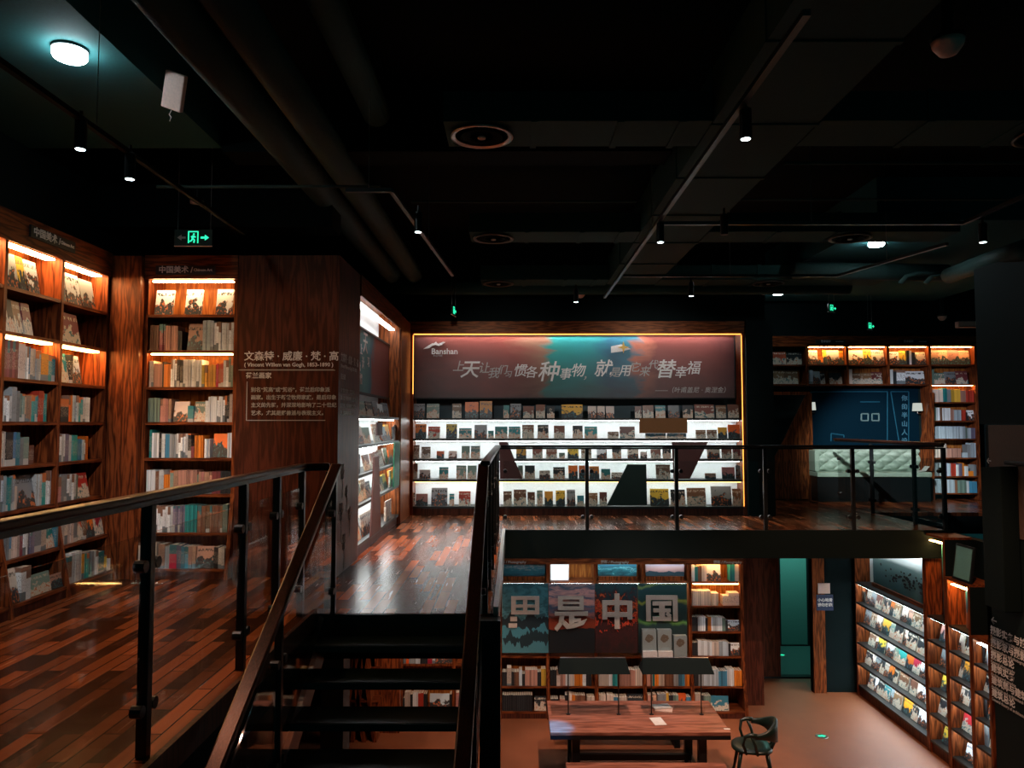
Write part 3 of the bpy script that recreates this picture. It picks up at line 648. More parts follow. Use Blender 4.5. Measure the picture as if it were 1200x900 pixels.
tag(o, 'small white open booklet lying on the end of the tufted bench', 'booklet')

# ===== structure: floors, walls, ceiling
RX = -.17        # landing edge over the stairwell
RLX = -1.60      # edge of the side gallery floor
struct('floor', (-4.5, 6.05, -.06, RX, 12.9, 0), M['planks'])
struct('floor.001', (-4.5, .6, -.06, RLX, 6.05, 0), M['planks'])
struct('floor.002', (RX, 10.56, -.06, 6.1, 12.9, 0), M['planks'])
struct('floor.003', (3.9, 12.9, -.06, 12.5, 15.5, 0), M['planks'])
struct('slab', (-4.5, 6.07, -.36, RX - .005, 12.9, -.062), M['pitch'])
struct('slab.001', (-4.5, .6, -.36, RLX - .005, 6.06, -.062), M['pitch'])
struct('slab.002', (RX, 10.57, -.36, 6.1, 12.9, -.062), M['pitch'])
struct('slab.003', (3.9, 12.9, -.36, 12.5, 15.5, -.062), M['pitch'])
struct('trim_6', (RX, 10.54, -.36, 6.1, 10.56, .03), M['pitch'])
struct('trim_7', (RLX, .6, -.10, RLX + .03, 6.05, .035), M['wood_dark'])
struct('trim_8', (RX, 6.05, -.20, RX + .04, 10.54, .05), M['silver'])
struct('floor_lower', (-7, .3, -3.1, 13, 17, -3.0), M['lower_floor'])
struct('wall_left', (-4.9, .3, -3, -4.35, 13, 4.6), M['blackwall'])
struct('wall_center', (-4.35, YC + .38, -.05, 4.3, YC + .5, 4.6), M['blackwall'])
struct('wall_lower_back', (-7, 12.3, -3, 4.0, 12.4, -.36), M['wood_dark'])
struct('ceiling', (-5, .2, 4.5, 13, 16, 4.6), M['pitch'])
# dark tall side wall with lettering, lower level to ceiling
XR = 5.74
struct('wall_right', (XR, 3.5, -3, XR + .25, 9.19, 1.49), M['blackwall'])
struct('wall_right_upper', (XR - .01, 3.5, 1.5, XR + .26, 9.30, 3.42), M['blackwall'])
struct('wall_right_band', (XR - .012, 3.5, .2, XR - .001, 9.12, 1.49), M['brown_wall'])
struct('wall_right_behind', (XR + .46, 9.14, -3, XR + .6, 12.9, -.06), M['blackwall'])
wt = thing('wall_lettering', 'white bilingual directory with an arrow lettered on the dark side wall', 'lettering', (XR, 9, 0))
def wtext(s, px, py, size, m='white_text', bold=.002):
    p = at(px, py, X=XR - .015); o = text(s, size, p, (R(90), 0, R(-90)), M[m], bold=bold, ax='LEFT', ext=.001); return child(o, wt)
wtext('←', 1161, 726, .13)
for i, (zh, en) in enumerate((('摄影实务与技术', 'Photographic practice and technology'), ('摄影家与摄影作品集', 'Photographers and photographic works collection'), ('摄影总论', 'General photography'), ('建筑实务', 'Architectural practice'),
                               ('建筑师与建筑作品集', 'Architects and architectural works collection'), ('建筑总论', 'General theory of architecture'))):
    py = 738 + i * 14.6
    wtext(zh, 1160.5 + i * .35, py, .105, bold=.002); wtext(en, 1160.5 + i * .35, py + 7.3, .050, 'grey_text', .001)
wa = thing('wall_lettering', 'small white arrow lettered on the brown band of the side wall', 'lettering', (XR, 9, 1))
p = at(1156, 540, X=XR - .02); child(text('←', .10, p, (R(90), 0, R(-90)), M['white_text'], bold=.002, ax='LEFT', ext=.001), wa)
# black steel balustrade box in front of it
bx = thing('balustrade_panel', 'tall black steel balustrade panel in front of the brown wall band', 'balustrade', (XR - .22, 8.6, 0))
mb = MB(); mb.prism([(0, -.62), (.36, -.62), (.36, .99), (0, 1.02)], 0, .20, 0); mb.build('panel', M['pitch'], bx, bevel=.01)
hr = thing('wall_handrail', 'short dark handrail with round bracket fixed to the brown wall band', 'handrail', (XR - .12, 7.5, 1.06))
mb = MB(); mb.tube([(0, 1.15, 0), (0, -1.5, 0)], .025, 12); mb.build('rail', M['black'], hr)
mb = MB(); mb.tube([(0, .25, 0), (.05, .25, -.06), (.115, .25, -.06)], .012, 8); mb.tube([(.085, .25, -.06), (.108, .25, -.06)], .045, 12); mb.build('bracket', M['silver'], hr)

# ===== lower: bookcase wall with picture boards, Y = 11.9
YL = 11.9
FL = -3.0
up_px = [586, 642, 698, 754, 809, 870]
lx = [xy(p, YL, 730) for p in up_px]
z_t = zy(681.5, YL); zr = [zy(769, YL), zy(740, YL), zy(710, YL), z_t]
lowl = [-2.895, -2.54]
lvl = [lowl + [zr[0], z_t]] * 4 + [lowl + zr]
low = bookcase('lower_bookcase', 'large lower-level wooden bookcase under the bridge holding big lettered picture boards', (0, YL, 0), 0, lx, lvl, -.62, depth=.34, lo=-3.0, slant=.18, ledge=zr[0], fascia=.07,
               leds=[(i, z_t - .03, 'led_cool') for i in range(4)] + [(4, z_t - .03, 'led_warm')] + [(i, -.640, 'led_cool') for i in range(1, 4)] + [(4, -.640, 'led_warm')], ledw=.04, ledy=.0, up=.05)
for c_ in low.children:
    if c_.name.startswith('side_panel'):
        xm = sum(v.co.x for v in c_.data.vertices) / len(c_.data.vertices)
        if lx[0] + .1 < xm < lx[4] - .1:    # behind the four boards the uprights sit back
            for v in c_.data.vertices:
                pass
frL = frame((0, YL, 0), 0)
for px, t_ in ((600, '摄影 / Photography'), (720, '摄影 / Photography'), (852, '摄影 / Photography')):
    p = at(px, 652.5, Y=YL); child(text(t_, .055, (p.x, YL - .024, -.655), FRONT, M['grey_text'], bold=.001), low)
G4 = 'picture boards on the lower bookcase'
# small top row boards
seas = art('sea_boats_print', [(0, (.01, .07, .10)), (.5, (.02, .16, .20)), (.62, (.35, .30, .28)), (.66, (.02, .14, .18)), (1, (.03, .12, .16))], 2, 7, 1.2, streak=(1, 1, 2))
circ = art('teal_rings_print', [(0, (.01, .05, .07)), (.45, (.02, .18, .22)), (.5, (.25, .55, .58)), (.55, (.01, .10, .13)), (1, (.02, .08, .11))], 2, 4, 1.6)
lake = art('lake_dusk_print', [(0, (.30, .16, .17)), (.45, (.42, .24, .23)), (.6, (.38, .26, .26)), (1, (.08, .14, .19))], 2, 3, .3, hills=[(.30, 4, .55, (.02, .05, .07))])
for (a, b, m_, l) in ((589, 640, seas, 'small teal picture board of boats in the first top bay of the lower bookcase'), (700, 748, circ, 'small teal picture board of glowing rings in the top row of the lower bookcase'),
                      (756, 804, lake, 'small pink and teal lake picture board in the top row of the lower bookcase')):
    x0, x1 = xy(a, YL, 668), xy(b, YL, 668)
    r = thing('picture_board', l, 'picture board', ((x0 + x1) / 2, YL + .05, z_t + .001)); w = (x1 - x0) / 2 - .015
    box('print', (-w, .01, .075, w, .025, .298), m_, r); box('stand', (-w, -.005, .001, w, .03, .07), M['wood_v'], r)
x0, x1 = xy(645, YL, 668), xy(667, YL, 668)
r = thing('light_panel', 'blank white glowing square panel in the top row of the lower bookcase', 'light panel', ((x0 + x1) / 2, YL + .05, z_t + .001)); w = (x1 - x0) / 2
box('diffuser', (-w + .01, 0, .012, w - .01, .02, .295), M['lightbox'], r); box('frame', (-w, .021, .001, w, .04, .30), M['white'], r)
pics = [
 art('misty_mountain_print', [(0, (.02, .07, .09)), (.40, (.03, .10, .12)), (.5, (.08, .26, .30)), (.62, (.02, .09, .11)), (.8, (.05, .18, .21)), (1, (.02, .09, .11))], 2, 5, 1.1, streak=(1, 1, 2.5), hills=[(.52, 5, .50, (.006, .018, .024)), (.36, 4, .45, (.05, .20, .25)), (.27, 7, .55, (.008, .026, .034)), (.12, 9, .45, (.06, .20, .24))]),
 art('dusk_cloud_print', [(0, (.01, .02, .03)), (.45, (.02, .03, .04)), (.55, (.35, .12, .10)), (.66, (.05, .10, .16)), (.74, (.62, .28, .24)), (.82, (.04, .09, .15)), (.88, (.55, .27, .25)), (.94, (.04, .08, .13)), (1, (.3, .2, .2))], 2, 3, .30, streak=(1, 1, 5), hills=[(.50, 5, .22, (.22, .03, .01)), (.34, 1.2, .30, (.006, .010, .012))]),
 art('red_forest_print', [(0, (.02, .01, .01)), (.35, (.05, .01, .01)), (.46, (.01, .004, .004)), (.5, (.75, .07, .02)), (.6, (.10, .01, .01)), (.68, (.70, .12, .03)), (.75, (.06, .01, .01)), (.85, (.01, .03, .04)), (1, (.01, .05, .06))], 2, 9, 1.1),
 art('green_curve_print', [(0, (.006, .012, .014)), (.4, (.008, .03, .03)), (.46, (.10, .26, .06)), (.5, (.01, .035, .035)), (.72, (.01, .04, .04)), (.76, (.28, .32, .05)), (.79, (.01, .05, .05)), (.93, (.012, .06, .07)), (.97, (.2, .3, .1)), (1, (.01, .05, .06))], 2, 1.1, .55)]
M['letter'] = plain('warm_grey_letter', (.46, .38, .32), .5)
GLYPH = {
 '里': [(599, 699, 632, 703), (599, 709, 632, 712), (599, 716, 632, 720), (599, 699, 604.5, 720), (613, 699, 618, 720), (627, 699, 632, 720), (598, 723, 606, 728), (596, 731, 606, 735.5)],
 '是': [(654, 699, 684, 702.5), (654, 705.5, 684, 708), (654, 711, 684, 715), (654, 699, 659.5, 715), (679, 699, 684, 715), (650, 717, 689, 721.5), (667, 721, 673, 732), (672, 725, 681, 729)],
 '中': [(706, 704, 741, 709), (706, 718, 741, 723), (706, 704, 711.5, 726), (735.5, 704, 741, 726), (720.5, 696, 726, 737)],
 '国': [(757.5, 698, 794, 703), (757.5, 698, 762.5, 728), (789, 698, 794, 728), (765, 705, 787, 709.5), (766, 713.5, 786, 717.5), (765, 723, 787, 727.5), (773, 705, 779, 727)]}
POLY = {'是': [[(656, 722), (661.5, 722), (659.5, 731), (653, 740), (649.5, 736.5), (654.5, 730)], [(657, 729), (661, 727), (667, 732), (676, 730), (688, 725.5), (684, 732), (672, 736), (664, 737)]], '国': [[(780, 720), (783, 717), (787, 721), (784, 724)]]}
def big_letter(ch, cx_, cz_, par):
    Yq = YL - .10; mb = MB()
    for k, (a, b, c, d) in enumerate(GLYPH[ch]):
        A, B = at(a, d, Y=Yq), at(c, b, Y=Yq); mb.box(A.x - cx_, -.035 - .0008 * k, A.z - cz_, B.x - cx_, -.002 - .0004 * k, B.z - cz_)
    for q in POLY.get(ch, []):
        mb.prism([(at(u, v, Y=Yq).x - cx_, at(u, v, Y=Yq).z - cz_) for u, v in q], -.044, -.0015, 1)
    mb.build('raised_letter', M['letter'], par)
edges = [588, 643, 697.5, 748, 806]
cols = ('misty teal mountain', 'pink dusk cloud', 'red forest', 'dark green curve')
zb_, zt_ = zy(765, YL - .06), zy(684, YL - .06)
for i, ch in enumerate('里是中国'):
    x0, x1 = xy(edges[i], YL - .1, 724), xy(edges[i + 1], YL - .1, 724)
    r = thing('picture_board', 'large %s picture board with a raised pale letter on the lower bookcase' % cols[i], 'picture board', ((x0 + x1) / 2, YL - .065, zb_)); w = (x1 - x0) / 2 - .004
    box('print', (-w, 0, 0, w, .03, zt_ - zb_), pics[i], r)
    c = at((618, 670, 723, 776)[i], (722, 723, 722, 718)[i], Y=YL - .06)
    big_letter(ch, (x0 + x1) / 2, zb_, r)
# stands and books
for (a, b, py0, py1, l) in ((753, 770, 739, 760, 'grey boxed set with map emblem nearest the red forest board'), (771, 788, 739, 760, 'grey boxed set with map emblem in the middle of three'), (790, 806, 746, 768, 'grey boxed set with map emblem beside the column of shelves')):
    x0, x1 = xy(a, YL - .2, 755), xy(b, YL - .2, 755); z0_ = zr[0]; z1_ = zy(py0, YL - .2)
    r = thing('boxed_set', l, 'boxed set', ((x0 + x1) / 2, YL - .17, z0_ + .002)); w = (x1 - x0) / 2 - .004
    box('case', (-w, 0, 0, w, .10, z1_ - z0_), M.setdefault('case_grey', plain('case_grey', (.22, .26, .26), .5)), r)
    mb = MB()
    for k in range(7):
        a_ = k * .9; mb.lathe([(.002, -.002), (.02 + .008 * (k % 3), 0), (.002, .002)], (0, 0, 0), 7)
        for q in range(len(mb.v) - 21, len(mb.v)):
            v = mb.v[q]; mb.v[q] = (v[0] + .045 * math.cos(a_), -.003 + v[2], (z1_ - z0_) * .72 + v[1] + .03 * math.sin(a_))
    mb.build('map_emblem', M.setdefault('emblem', plain('emblem_brown', (.11, .085, .06), .6)), r)
    if py0 < 745: box('stacked_volumes', (-w - .003, -.06, .001, w + .003, -.002, .14), M['white'], r)
struct('shelf_bracket', (lx[3], YL - .24, zr[0] - .03, lx[4], YL - .004, zr[0] - .001), M['wood_h'])
bpy.data.objects['shelf_bracket'].name = 'trim_9'
dL = [('first', 0, [(-2.54, 'd6/3/.7 c6/1/.9 d4/2/.7 n6/2/.7 i4/1/.8 d4/1/.6 p16/6/.8 d5/2/.7 y6/2/.84'), (-2.895, 'd36/14/.8 _2 Fd14/1/.7')]),
      ('second', 1, [(-2.54, 'd7/3/.8 c4/1/.84 p6/2/.7 w5/2/.8 c5/2/.8 o9/4/.7 w4/1/.8 d6/2/.7 _3'), (-2.895, 'd9/5/.6 _2 p6/2/.6 d3/1/.8 c5/2/.84 o4/2/.8 n12/5/.78 _2 c9/3/.7')]),
      ('third', 2, [(-2.54, 'c12/5/.8 w4/2/.8 t6/2/.76 n3/1/.8 p18/7/.8 c8/4/.84'), (-2.895, 'c7/3/.8 _1 c7/3/.8 b6/2/.7 c8/4/.7 _1 Fd16/1/.8')]),
      ('fourth', 3, [(-2.54, 'p7/2/.8 t3/1/.7 o5/2/.8 c7/3/.78 n12/6/.74 g6/2/.8 b8/2/.8 o6/2/.7'), (-2.895, 'p5/2/.8 d1/1/.7 p4/1/.84 _1 g10/3/.86 y3/1/.9 d5/2/.8 s6/2/.8 Fo9/1/.84 b5/2/.7')]),
      ('column', 4, [(z_t, 'w4/2/.78 t4/2/.7 n5/2/.74 c6/2/.8 Fw18/1/.9 _11 t6/3/.86 c5/2/.8'), (zr[2], 'c22/12/.84 _1 c8/3/.7 _5 c7/1/.55 c12/1/.72'), (zr[1], 'd7/3/.8 w9/4/.82 d3/1/.74 o4/1/.8 w13/6/.78 s4/1/.74 d3/1/.6 Fw14/1/.6'),
                     (zr[0], 'd7/3/.74 w12/3/.86 w6/2/.8 c9/3/.78 i12/5/.8 d3/1/.7 Fw12/1/.7'), (-2.54, 'd5/2/.7 g6/2/.8 i7/3/.8 i10/4/.84 b10/4/.76 w8/4/.84 o9/4/.78'), (-2.895, 'c6/3/.84 d4/1/.8 s9/4/.76 Fb22/1/.72 _18')])]
for nm, i, rows in dL:
    for z, s in rows:
        sl = .18 * max(0, zr[0] - z) / (zr[0] + 3)
        n = (['fifth', 'sixth'] if nm == 'column' else ['upper', 'lower'])[0 if z > -2.7 else 1] if z < zr[0] - .1 else ORD[[z_t, zr[2], zr[1], zr[0]].index(z)]
        H = .30 if z < zr[0] else .27 if z != z_t else .32
        row(frame((0, YL - sl, 0), 0), lx[i] + .035, lx[i + 1] - .035, z, H, s, ('%s shelf in the %s of the lower bookcase' % (n, nm + ' bay' if nm != 'column' else 'end column'), 'the stair side', 'lower bookcase'))
# bookcase seen between the stair treads
YT = 11.6
tx = [fx(472, YT), fx(533, YT), fx(562, YT), fx(590, YT) - .05]
und = bookcase('stair_bookcase', 'low wooden bookcase seen through the open stair treads', (0, YT, 0), 0, tx[:3], [[-2.80, -2.14, -1.75]] * 2, -1.35, depth=.3, lo=-3.0, fascia=0, up=.05, shelfmat='wood_v')
frT = frame((0, YT, 0), 0)
row(frT, tx[0] + .03, tx[1] - .03, -2.14, .36, 'w3/1/.8 o3/1/.8 i12/5/.7 d8/3/.8 r5/1/.8 w3/1/.8 Fg18/1/.7', ('upper shelf of the stair bookcase', 'the stair side', 'stair bookcase'))
row(frT, tx[0] + .03, tx[1] - .03, -2.80, .5, 'd2/1/.3 c6/2/.46 d3/1/.4 w6/3/.46 r6/2/.44 d4/2/.42 _3 Fi22/1/.4 d3/1/.4', ('bottom shelf of the stair bookcase', 'the stair side', 'stair bookcase'))
row(frT, tx[1] + .03, tx[2] - .03, -2.80, .5, 'p6/2/.46 c6/2/.44', ('bottom shelf in the narrow bay of the stair bookcase', 'the stair side', 'stair bookcase'))
struct('column_2', (fx(380, 10.2), 10.2, -3, fx(406, 10.2), 10.6, -.36), M['brown_wall'])
o = struct('wall_lower_panel', (fx(442, 11.2), 11.2, -3, fx(471, 11.2), 11.3, -.9), M['wood_v'])
rk = thing('tilted_display_rack', 'wooden display rack with crossed sloping sides seen between the stair treads', 'display rack', (fx(424, 10.9), 10.9, -3))
for dx, sl in ((-.28, .28), (-.12, .22), (.05, -.25), (.2, -.22)):
    mb = MB(); mb.prism([(dx, 0), (dx + .06, 0), (dx + sl + .06, 1.6), (dx + sl, 1.6)], -.02, .25, 1); mb.build('sloping_side', M['wood_v'], rk)
for z in (.15, .55, .95, 1.35): box('shelf', (-.3, -.01, z, .28, .24, z + .025), M['wood_h'], rk)

# ===== right lower display on X = 5.8 facing -X (local x runs to -Y)
XR = 5.72
levH = [-2.83, -2.47, -2.13, -1.81, -1.47]
yH = [12.80, 10.64, 10.12, 9.59, 9.22]
frH = frame((XR, 0, 0), -90)
def H_case(name, label, ya, yb, lv, top, leds):
    return bookcase(name, label, (XR, 0, 0), -90, [-ya, -yb], [lv], top, depth=.26, lo=-3.0, fascia=0, shelfmat='dark_shelf', back='white_back', t=.03, up=.04, leds=leds, ledw=.05, ledy=.03)
H1 = H_case('photo_display_bookcase', 'long white-lit display bookcase in the lower level below the grey poster', yH[0], yH[1] + .025, levH + [-1.14], -.36, [(0, z - .031, 'led_cool') for z in levH[1:] + [-1.14]] + [(0, -.40, 'led_cool')])
H2 = H_case('narrow_display_bookcase', 'tallest narrow stepped bookcase beside the long white-lit display', yH[1] - .02, yH[2] + .025, levH + [-1.14], -.04, [(0, z - .031, 'led_cool') for z in levH[1:] + [-1.14]] + [(0, -.10, 'led_warm')])
H3 = H_case('narrow_display_bookcase', 'middle-height narrow stepped bookcase between its taller and shorter neighbours', yH[2] - .02, yH[3] + .025, levH + [-1.14], -.55, [(0, z - .031, 'led_cool') for z in levH[1:] + [-1.14]] + [(0, -.60, 'led_warm')])
H4 = H_case('narrow_display_bookcase', 'shortest narrow stepped bookcase beside the dark lettered wall', yH[3] - .02, yH[4] + .02, levH, -1.17, [(0, z - .031, 'led_cool') for z in levH[1:]] + [(0, -1.21, 'led_cool')])
for h, ya, yb, tz in ((H2, yH[1], yH[2], -.04), (H3, yH[2], yH[3], -.55), (H4, yH[3], yH[4], -1.17)):
    box('top_board', (-ya + .001, -.01, tz + .001, -yb - .006, .37, tz + .03), M['wood_h'], h)
    box('black_side', (-yb - .005, 0.005, -3, -yb - .001, .36, tz), M['pitch'], h)  # thin black sheet over the side panel facing the camera
SH = [(-1.47, 'd3/1 Fc6 Fg6 Fn7 _2 Fd8 Fo4 Fn7 _2 Fc6 Fp5 Fn8 _1 Fd10 _1'), (-1.81, 'Fg8 Fn7 Fc7 _1 Fy9 Fs5 Fd9 _2 Fc3 Fd10 _1 Fd10 Fc6'), (-2.13, '_5 Fn8 Fc3 Fy8 _2 Fw8 _1 Fs4 Ft8 Fo7 Fr7 Fw3 Fg10'),
      (-2.47, 'Fd8 Fc4 Fg6 Fd5 Fc5 Fo6 Fd4 _2 Fn9 _2 Fn7 Fc3 Fw6 Fn8'), (-2.83, '_3 Fd7 Fw3 Fd7 Ft7 Fi3 Fn8 _2 Fo8 Fd6 Fw7 Fg8')]
for n, (z, s) in enumerate(SH):
    row(frH, -yH[0] + .03, -yH[1] - .06, z, .30, s, (ORD[n] + ' shelf of the long lower display', 'the door end', 'long lower display'), y=.10, depth=.02, tilt=14)
    for k, (a, b, nm) in enumerate(((yH[1], yH[2], 'tallest'), (yH[2], yH[3], 'middle-height'), (yH[3], yH[4], 'shortest'))):
        cc = random.Random(n * 7 + k)
        spec = [['_4 Fp7 Fi8', 'Fc4 c2/1 Fd6 Fo5', 'd2/1 Fc4 w6/3/.85 Fc5'], ['_3 Fg8 Fm6', 'Fd4 Fo6 Fy8 Fp3', 'Fd5 Fb5 Fn4 Fr5'], ['_3 Fy9 Fi3', 'Fc4 Fd7 Fw6 Fn5', 'd3/2/.9 Fo3 Fd4 Fc7'], ['Fd7 Fc3 Fw5', '_1 Fr9 Fo5', 'g4/2/.9 Fd3 Fo8'], ['_3 Fy10 _2', '_3 Fw9 Fn4', '_6 Fi7']][n][k]
        row(frH, -a + .04, -b - .07, z, .30, spec, (ORD[n] + ' shelf of the ' + nm + ' stepped bookcase', 'the door end', nm + ' stepped bookcase'), y=.10, depth=.02, tilt=14)
gp = thing('wall_poster', 'grey-teal poster of a dark flock on an open plain above the long lower display', 'poster', (XR, 0, 0), -90)
box('print', (-yH[0] + .38, .13, -1.07, -yH[1] - .08, .145, -.42), art('flock_print', [(0, (.03, .10, .11)), (.4, (.08, .16, .16)), (.62, (.13, .20, .19)), (.70, (.6, .62, .6)), (1, (.7, .72, .7))], 2, 1.5, .3), gp)
mb = MB(); rr = random.Random(3)
for k in range(75):
    cxk = rr.gauss(-11.4, .34); czk = -1.0 + abs(rr.gauss(.12, .12)) + .05
    if not (-12.25 < cxk < -10.75) or czk > -.72: continue
    s_ = rr.uniform(.012, .026); pts = [(cxk + s_ * (1 + .5 * rr.random()) * math.cos(q), czk + s_ * .7 * (1 + .5 * rr.random()) * math.sin(q)) for q in [j * math.pi / 3 for j in range(6)]]
    mb.prism(pts, .126, .1295, 1)
mb.build('printed_flock', M['dark_shelf'], gp)
box('frame', (-yH[0] + .36, .11, -1.135, -yH[1] - .06, .16, -1.075), M['wood_h'], gp)
for (a, b, z0_, z1_, m_, l) in ((yH[1], yH[2], -1.13, -.14, art('teal_wave_print', [(0, (.02, .02, .03)), (.5, (.02, .05, .07)), (.8, (.05, .35, .38)), (1, (.1, .4, .42))], 2, 3, .5), 'narrow teal wave poster leaning inside the tallest stepped bookcase'),
                                 (yH[2], yH[3], -1.13, -.66, art('blue_dusk_print', [(0, (.25, .08, .05)), (.4, (.20, .07, .06)), (.5, (.02, .06, .12)), (1, (.03, .20, .38))], 2, 3, .3), 'small blue dusk poster leaning inside the middle-height stepped bookcase')):
    r = thing('narrow_poster', l, 'poster', (XR, 0, 0), -90)
    box('print', (-a + .24, .12, z0_, -b - .06, .14, z1_), m_, r)
r = thing('leaning_frame', 'dark framed picture leaning on top of the middle-height stepped bookcase', 'picture frame', (XR + .02, 9.80, -.515), -90)
o = box('frame', (-.20, 0, 0, .20, .025, .46), M['black'], r); o.rotation_euler = (R(-8), 0, 0)
o = box('print', (-.17, -.004, .03, .17, -.001, .43), M['teal_glass'], r); o.rotation_euler = (R(-8), 0, 0)  # teal sheet puts the sheen of the dark panel into its colour

# lower end: column, notices, doorway, hall
YD = 13.6
fl = lambda p, Y: xy(p, Y, 730)
struct('wall_lower_right', (fl(950, 12.95), 12.9, -3, XR + .4, 13.0, -.36), M['pitch'])
struct('trim_10', (fl(953, 12.85), 12.85, -3, fl(967, 12.85), 12.898, -.36), M['wood_v'])
struct('wall_door_side', (fl(868, YD), YD, -3, fl(914, YD), YD + .1, -.36), M['wood_dark'])
struct('wall_hall_back', (3.5, 15.6, -3, 7.5, 15.7, -.36), M['blackwall'])
struct('floor_hall', (fl(872, YD), YD + .1, -3.0, 6.5, 15.6, -2.985), M['hall_floor'])
struct('trim_11', (fl(868, YD), YD - .02, -3, fl(950, YD), YD + .12, -2.975), M['black'])
dr = thing('glass_door', 'frosted teal glass door panel with black frame at the lower hall', 'door', (0, 15.5, 0))
x0, x1 = fl(915, 15.5), fl(946, 15.5)
box('glass_panel', (x0, 0, -2.96, x1, .02, -.5), M['teal_glass'], dr)
for b in ((x0 - .08, -.02, -2.98, x0, .04, -.45), (x1, -.02, -2.98, x1 + .08, .04, -.45), (x0, -.02, -2.99, x1, .04, -2.965)): box('frame', b, M['black'], dr)
p = at(965, 690, Y=12.84)
nb_ = thing('notice_board', 'small salmon board above a dark blue warning notice beside the lower doorway', 'notice', (p.x, 12.84, p.z))
box('board', (-.09, 0, -.08, .11, .01, .09), M['pinkwhite'], nb_); box('notice', (-.12, 0, -.36, .16, .01, -.10), M['blue'], nb_)
text('小心地滑', .062, (.02, -.003, -.19), FRONT, M['white_text'], nb_, bold=.002); text('请勿奔跑', .062, (.02, -.003, -.27), FRONT, M['white_text'], nb_, bold=.002)
for i, (px, py, Z, l) in enumerate(((963, 863, -3, 'small round metal marker with green arrow on the lower floor'), (916, 768, -2.985, 'small round metal marker with green light on the hall floor'))):
    p = at(px, py, Z=Z); r = thing('floor_marker', l, 'floor marker', p)
    mb = MB(); mb.lathe([(.09, 0), (.09, .004), (.08, .007)], seg=24); mb.build('disc', M['silver'], r)
    mb = MB(); mb.prism([(-.05, -.02), (.01, -.02), (.01, -.045), (.06, 0), (.01, .045), (.01, .02), (-.05, .02)], .0072, .0095, 2); mb.build('arrow', M['exit_green'], r)

bl = thing('strip_light', 'long cool strip light fixed under the bridge facing the lettered picture boards', 'strip light', (1.6, 11.05, -.375))
box('diffuser', (-1.7, -.03, -.012, 1.9, .03, 0), emit('strip_light_glow', (.85, .95, 1), 15), bl)
box('housing', (-1.72, -.04, .001, 1.92, .04, .013), M['black'], bl)
# ===== stairs
TR, RI = .30, .17
SXL, SXR = -1.53, RX - .10
st = thing('staircase', 'dark open-riser staircase descending from the plank landing', 'staircase', (0, 6.05, 0))
box('tread', (SXL, -.02, -.20, SXR, 0, -.005), M['stair'], st)
for k in range(1, 14):
    y0, z0_ = -TR * k, -RI * k
    o = box('tread', (SXL + .02, y0, z0_ - .05, SXR - .02, y0 + TR + .02, z0_), M['stair'], st, bevel=.004)
    box('nosing_strip', (SXL + .06, y0 + .01, z0_ + .0005, SXR - .06, y0 + .035, z0_ + .003), M['black'], o)
for x in (SXL - .02, SXR - .02):
    mb = MB(); mb.prism([(0, -.02), (0, -.36), (-4.2, -.36 - 4.2 * RI / TR), (-4.2, -.02 - 4.2 * RI / TR)], x, x + .04, 0); mb.build('stringer', M['black'], st)
struct('column_3', (RX - .10, 5.90, -3, RX + .06, 6.04, -.02), M['black'])

# ===== railings
def bar(mb, a, b, w, h):   # flat bar between points
    a, b = Vector(a), Vector(b); t = (b - a).normalized(); s = t.cross(Vector((0, 0, 1))).normalized(); u = s.cross(t)
    vs = [p + s * i * w / 2 + u * j * h / 2 for p in (a, b) for i, j in ((-1, -1), (1, -1), (1, 1), (-1, 1))]
    mb.poly(vs, [(3, 2, 1, 0), (4, 5, 6, 7), (0, 1, 5, 4), (1, 2, 6, 5), (2, 3, 7, 6), (3, 0, 4, 7)])
def railing(name, label, posts, rails, panels, hr_w=.07, hr_h=.035, clip_axis=None, clips=True, railmat='rail_wood', pw=.045):
    r = thing(name, label, 'railing', posts[0][0])
    L0 = Vector(posts[0][0])
    for (b, h) in posts:
        b = Vector(b) - L0
        box('post', (b.x - pw / 2, b.y - pw / 2, b.z, b.x + pw / 2, b.y + pw / 2, b.z + h), M['black'], r, bevel=.004)
    for a, b in rails:
        mb = MB(); bar(mb, Vector(a) - L0, Vector(b) - L0, hr_w, hr_h); mb.build('handrail', M[railmat], r, bevel=.01)
        mb = MB(); dz = Vector((0, 0, -.03)); bar(mb, Vector(a) - L0 + dz, Vector(b) - L0 + dz, hr_w * .5, .025); mb.build('rail_bar', M['black'], r)
    for (a, b, z0, z1) in panels:    # a, b floor points; slopes allowed through a.z, b.z
        a, b = Vector(a) - L0, Vector(b) - L0; t = (b - a); t.z = 0; t.normalize(); s = Vector((-t.y, t.x, 0)) * .005
        vs = [a - s + Vector((0, 0, z0)), b - s + Vector((0, 0, z0)), b + s + Vector((0, 0, z0)), a + s + Vector((0, 0, z0)),
              a - s + Vector((0, 0, z1)), b - s + Vector((0, 0, z1)), b + s + Vector((0, 0, z1)), a + s + Vector((0, 0, z1))]
        mb = MB(); mb.poly(vs, [(3, 2, 1, 0), (4, 5, 6, 7), (0, 1, 5, 4), (1, 2, 6, 5), (2, 3, 7, 6), (3, 0, 4, 7)])
        g = mb.build('glass_panel', M['glass'], r)
        if clips:
            for q in (a, b):
                for zz in (z0 + .12, z1 - .14):
                    d = t * (.03 if q is a else -.03); c = q + d
                    mb = MB(); mb.tube([c + Vector((0, 0, zz)) - s * 5, c + Vector((0, 0, zz)) + s * 5], .028, 10, up=(0, 0, 1)); mb.build('clamp', M['black'], g)
    return r
HR = 1.17
GX = -1.68
pl = [2.30, 3.47, 4.68, 5.34, 5.96]
def span(seq, X, z=0): return [((X, a + .03, z), (X, b - .03, z), .10, 1.0) for a, b in zip(seq[:-1], seq[1:])]
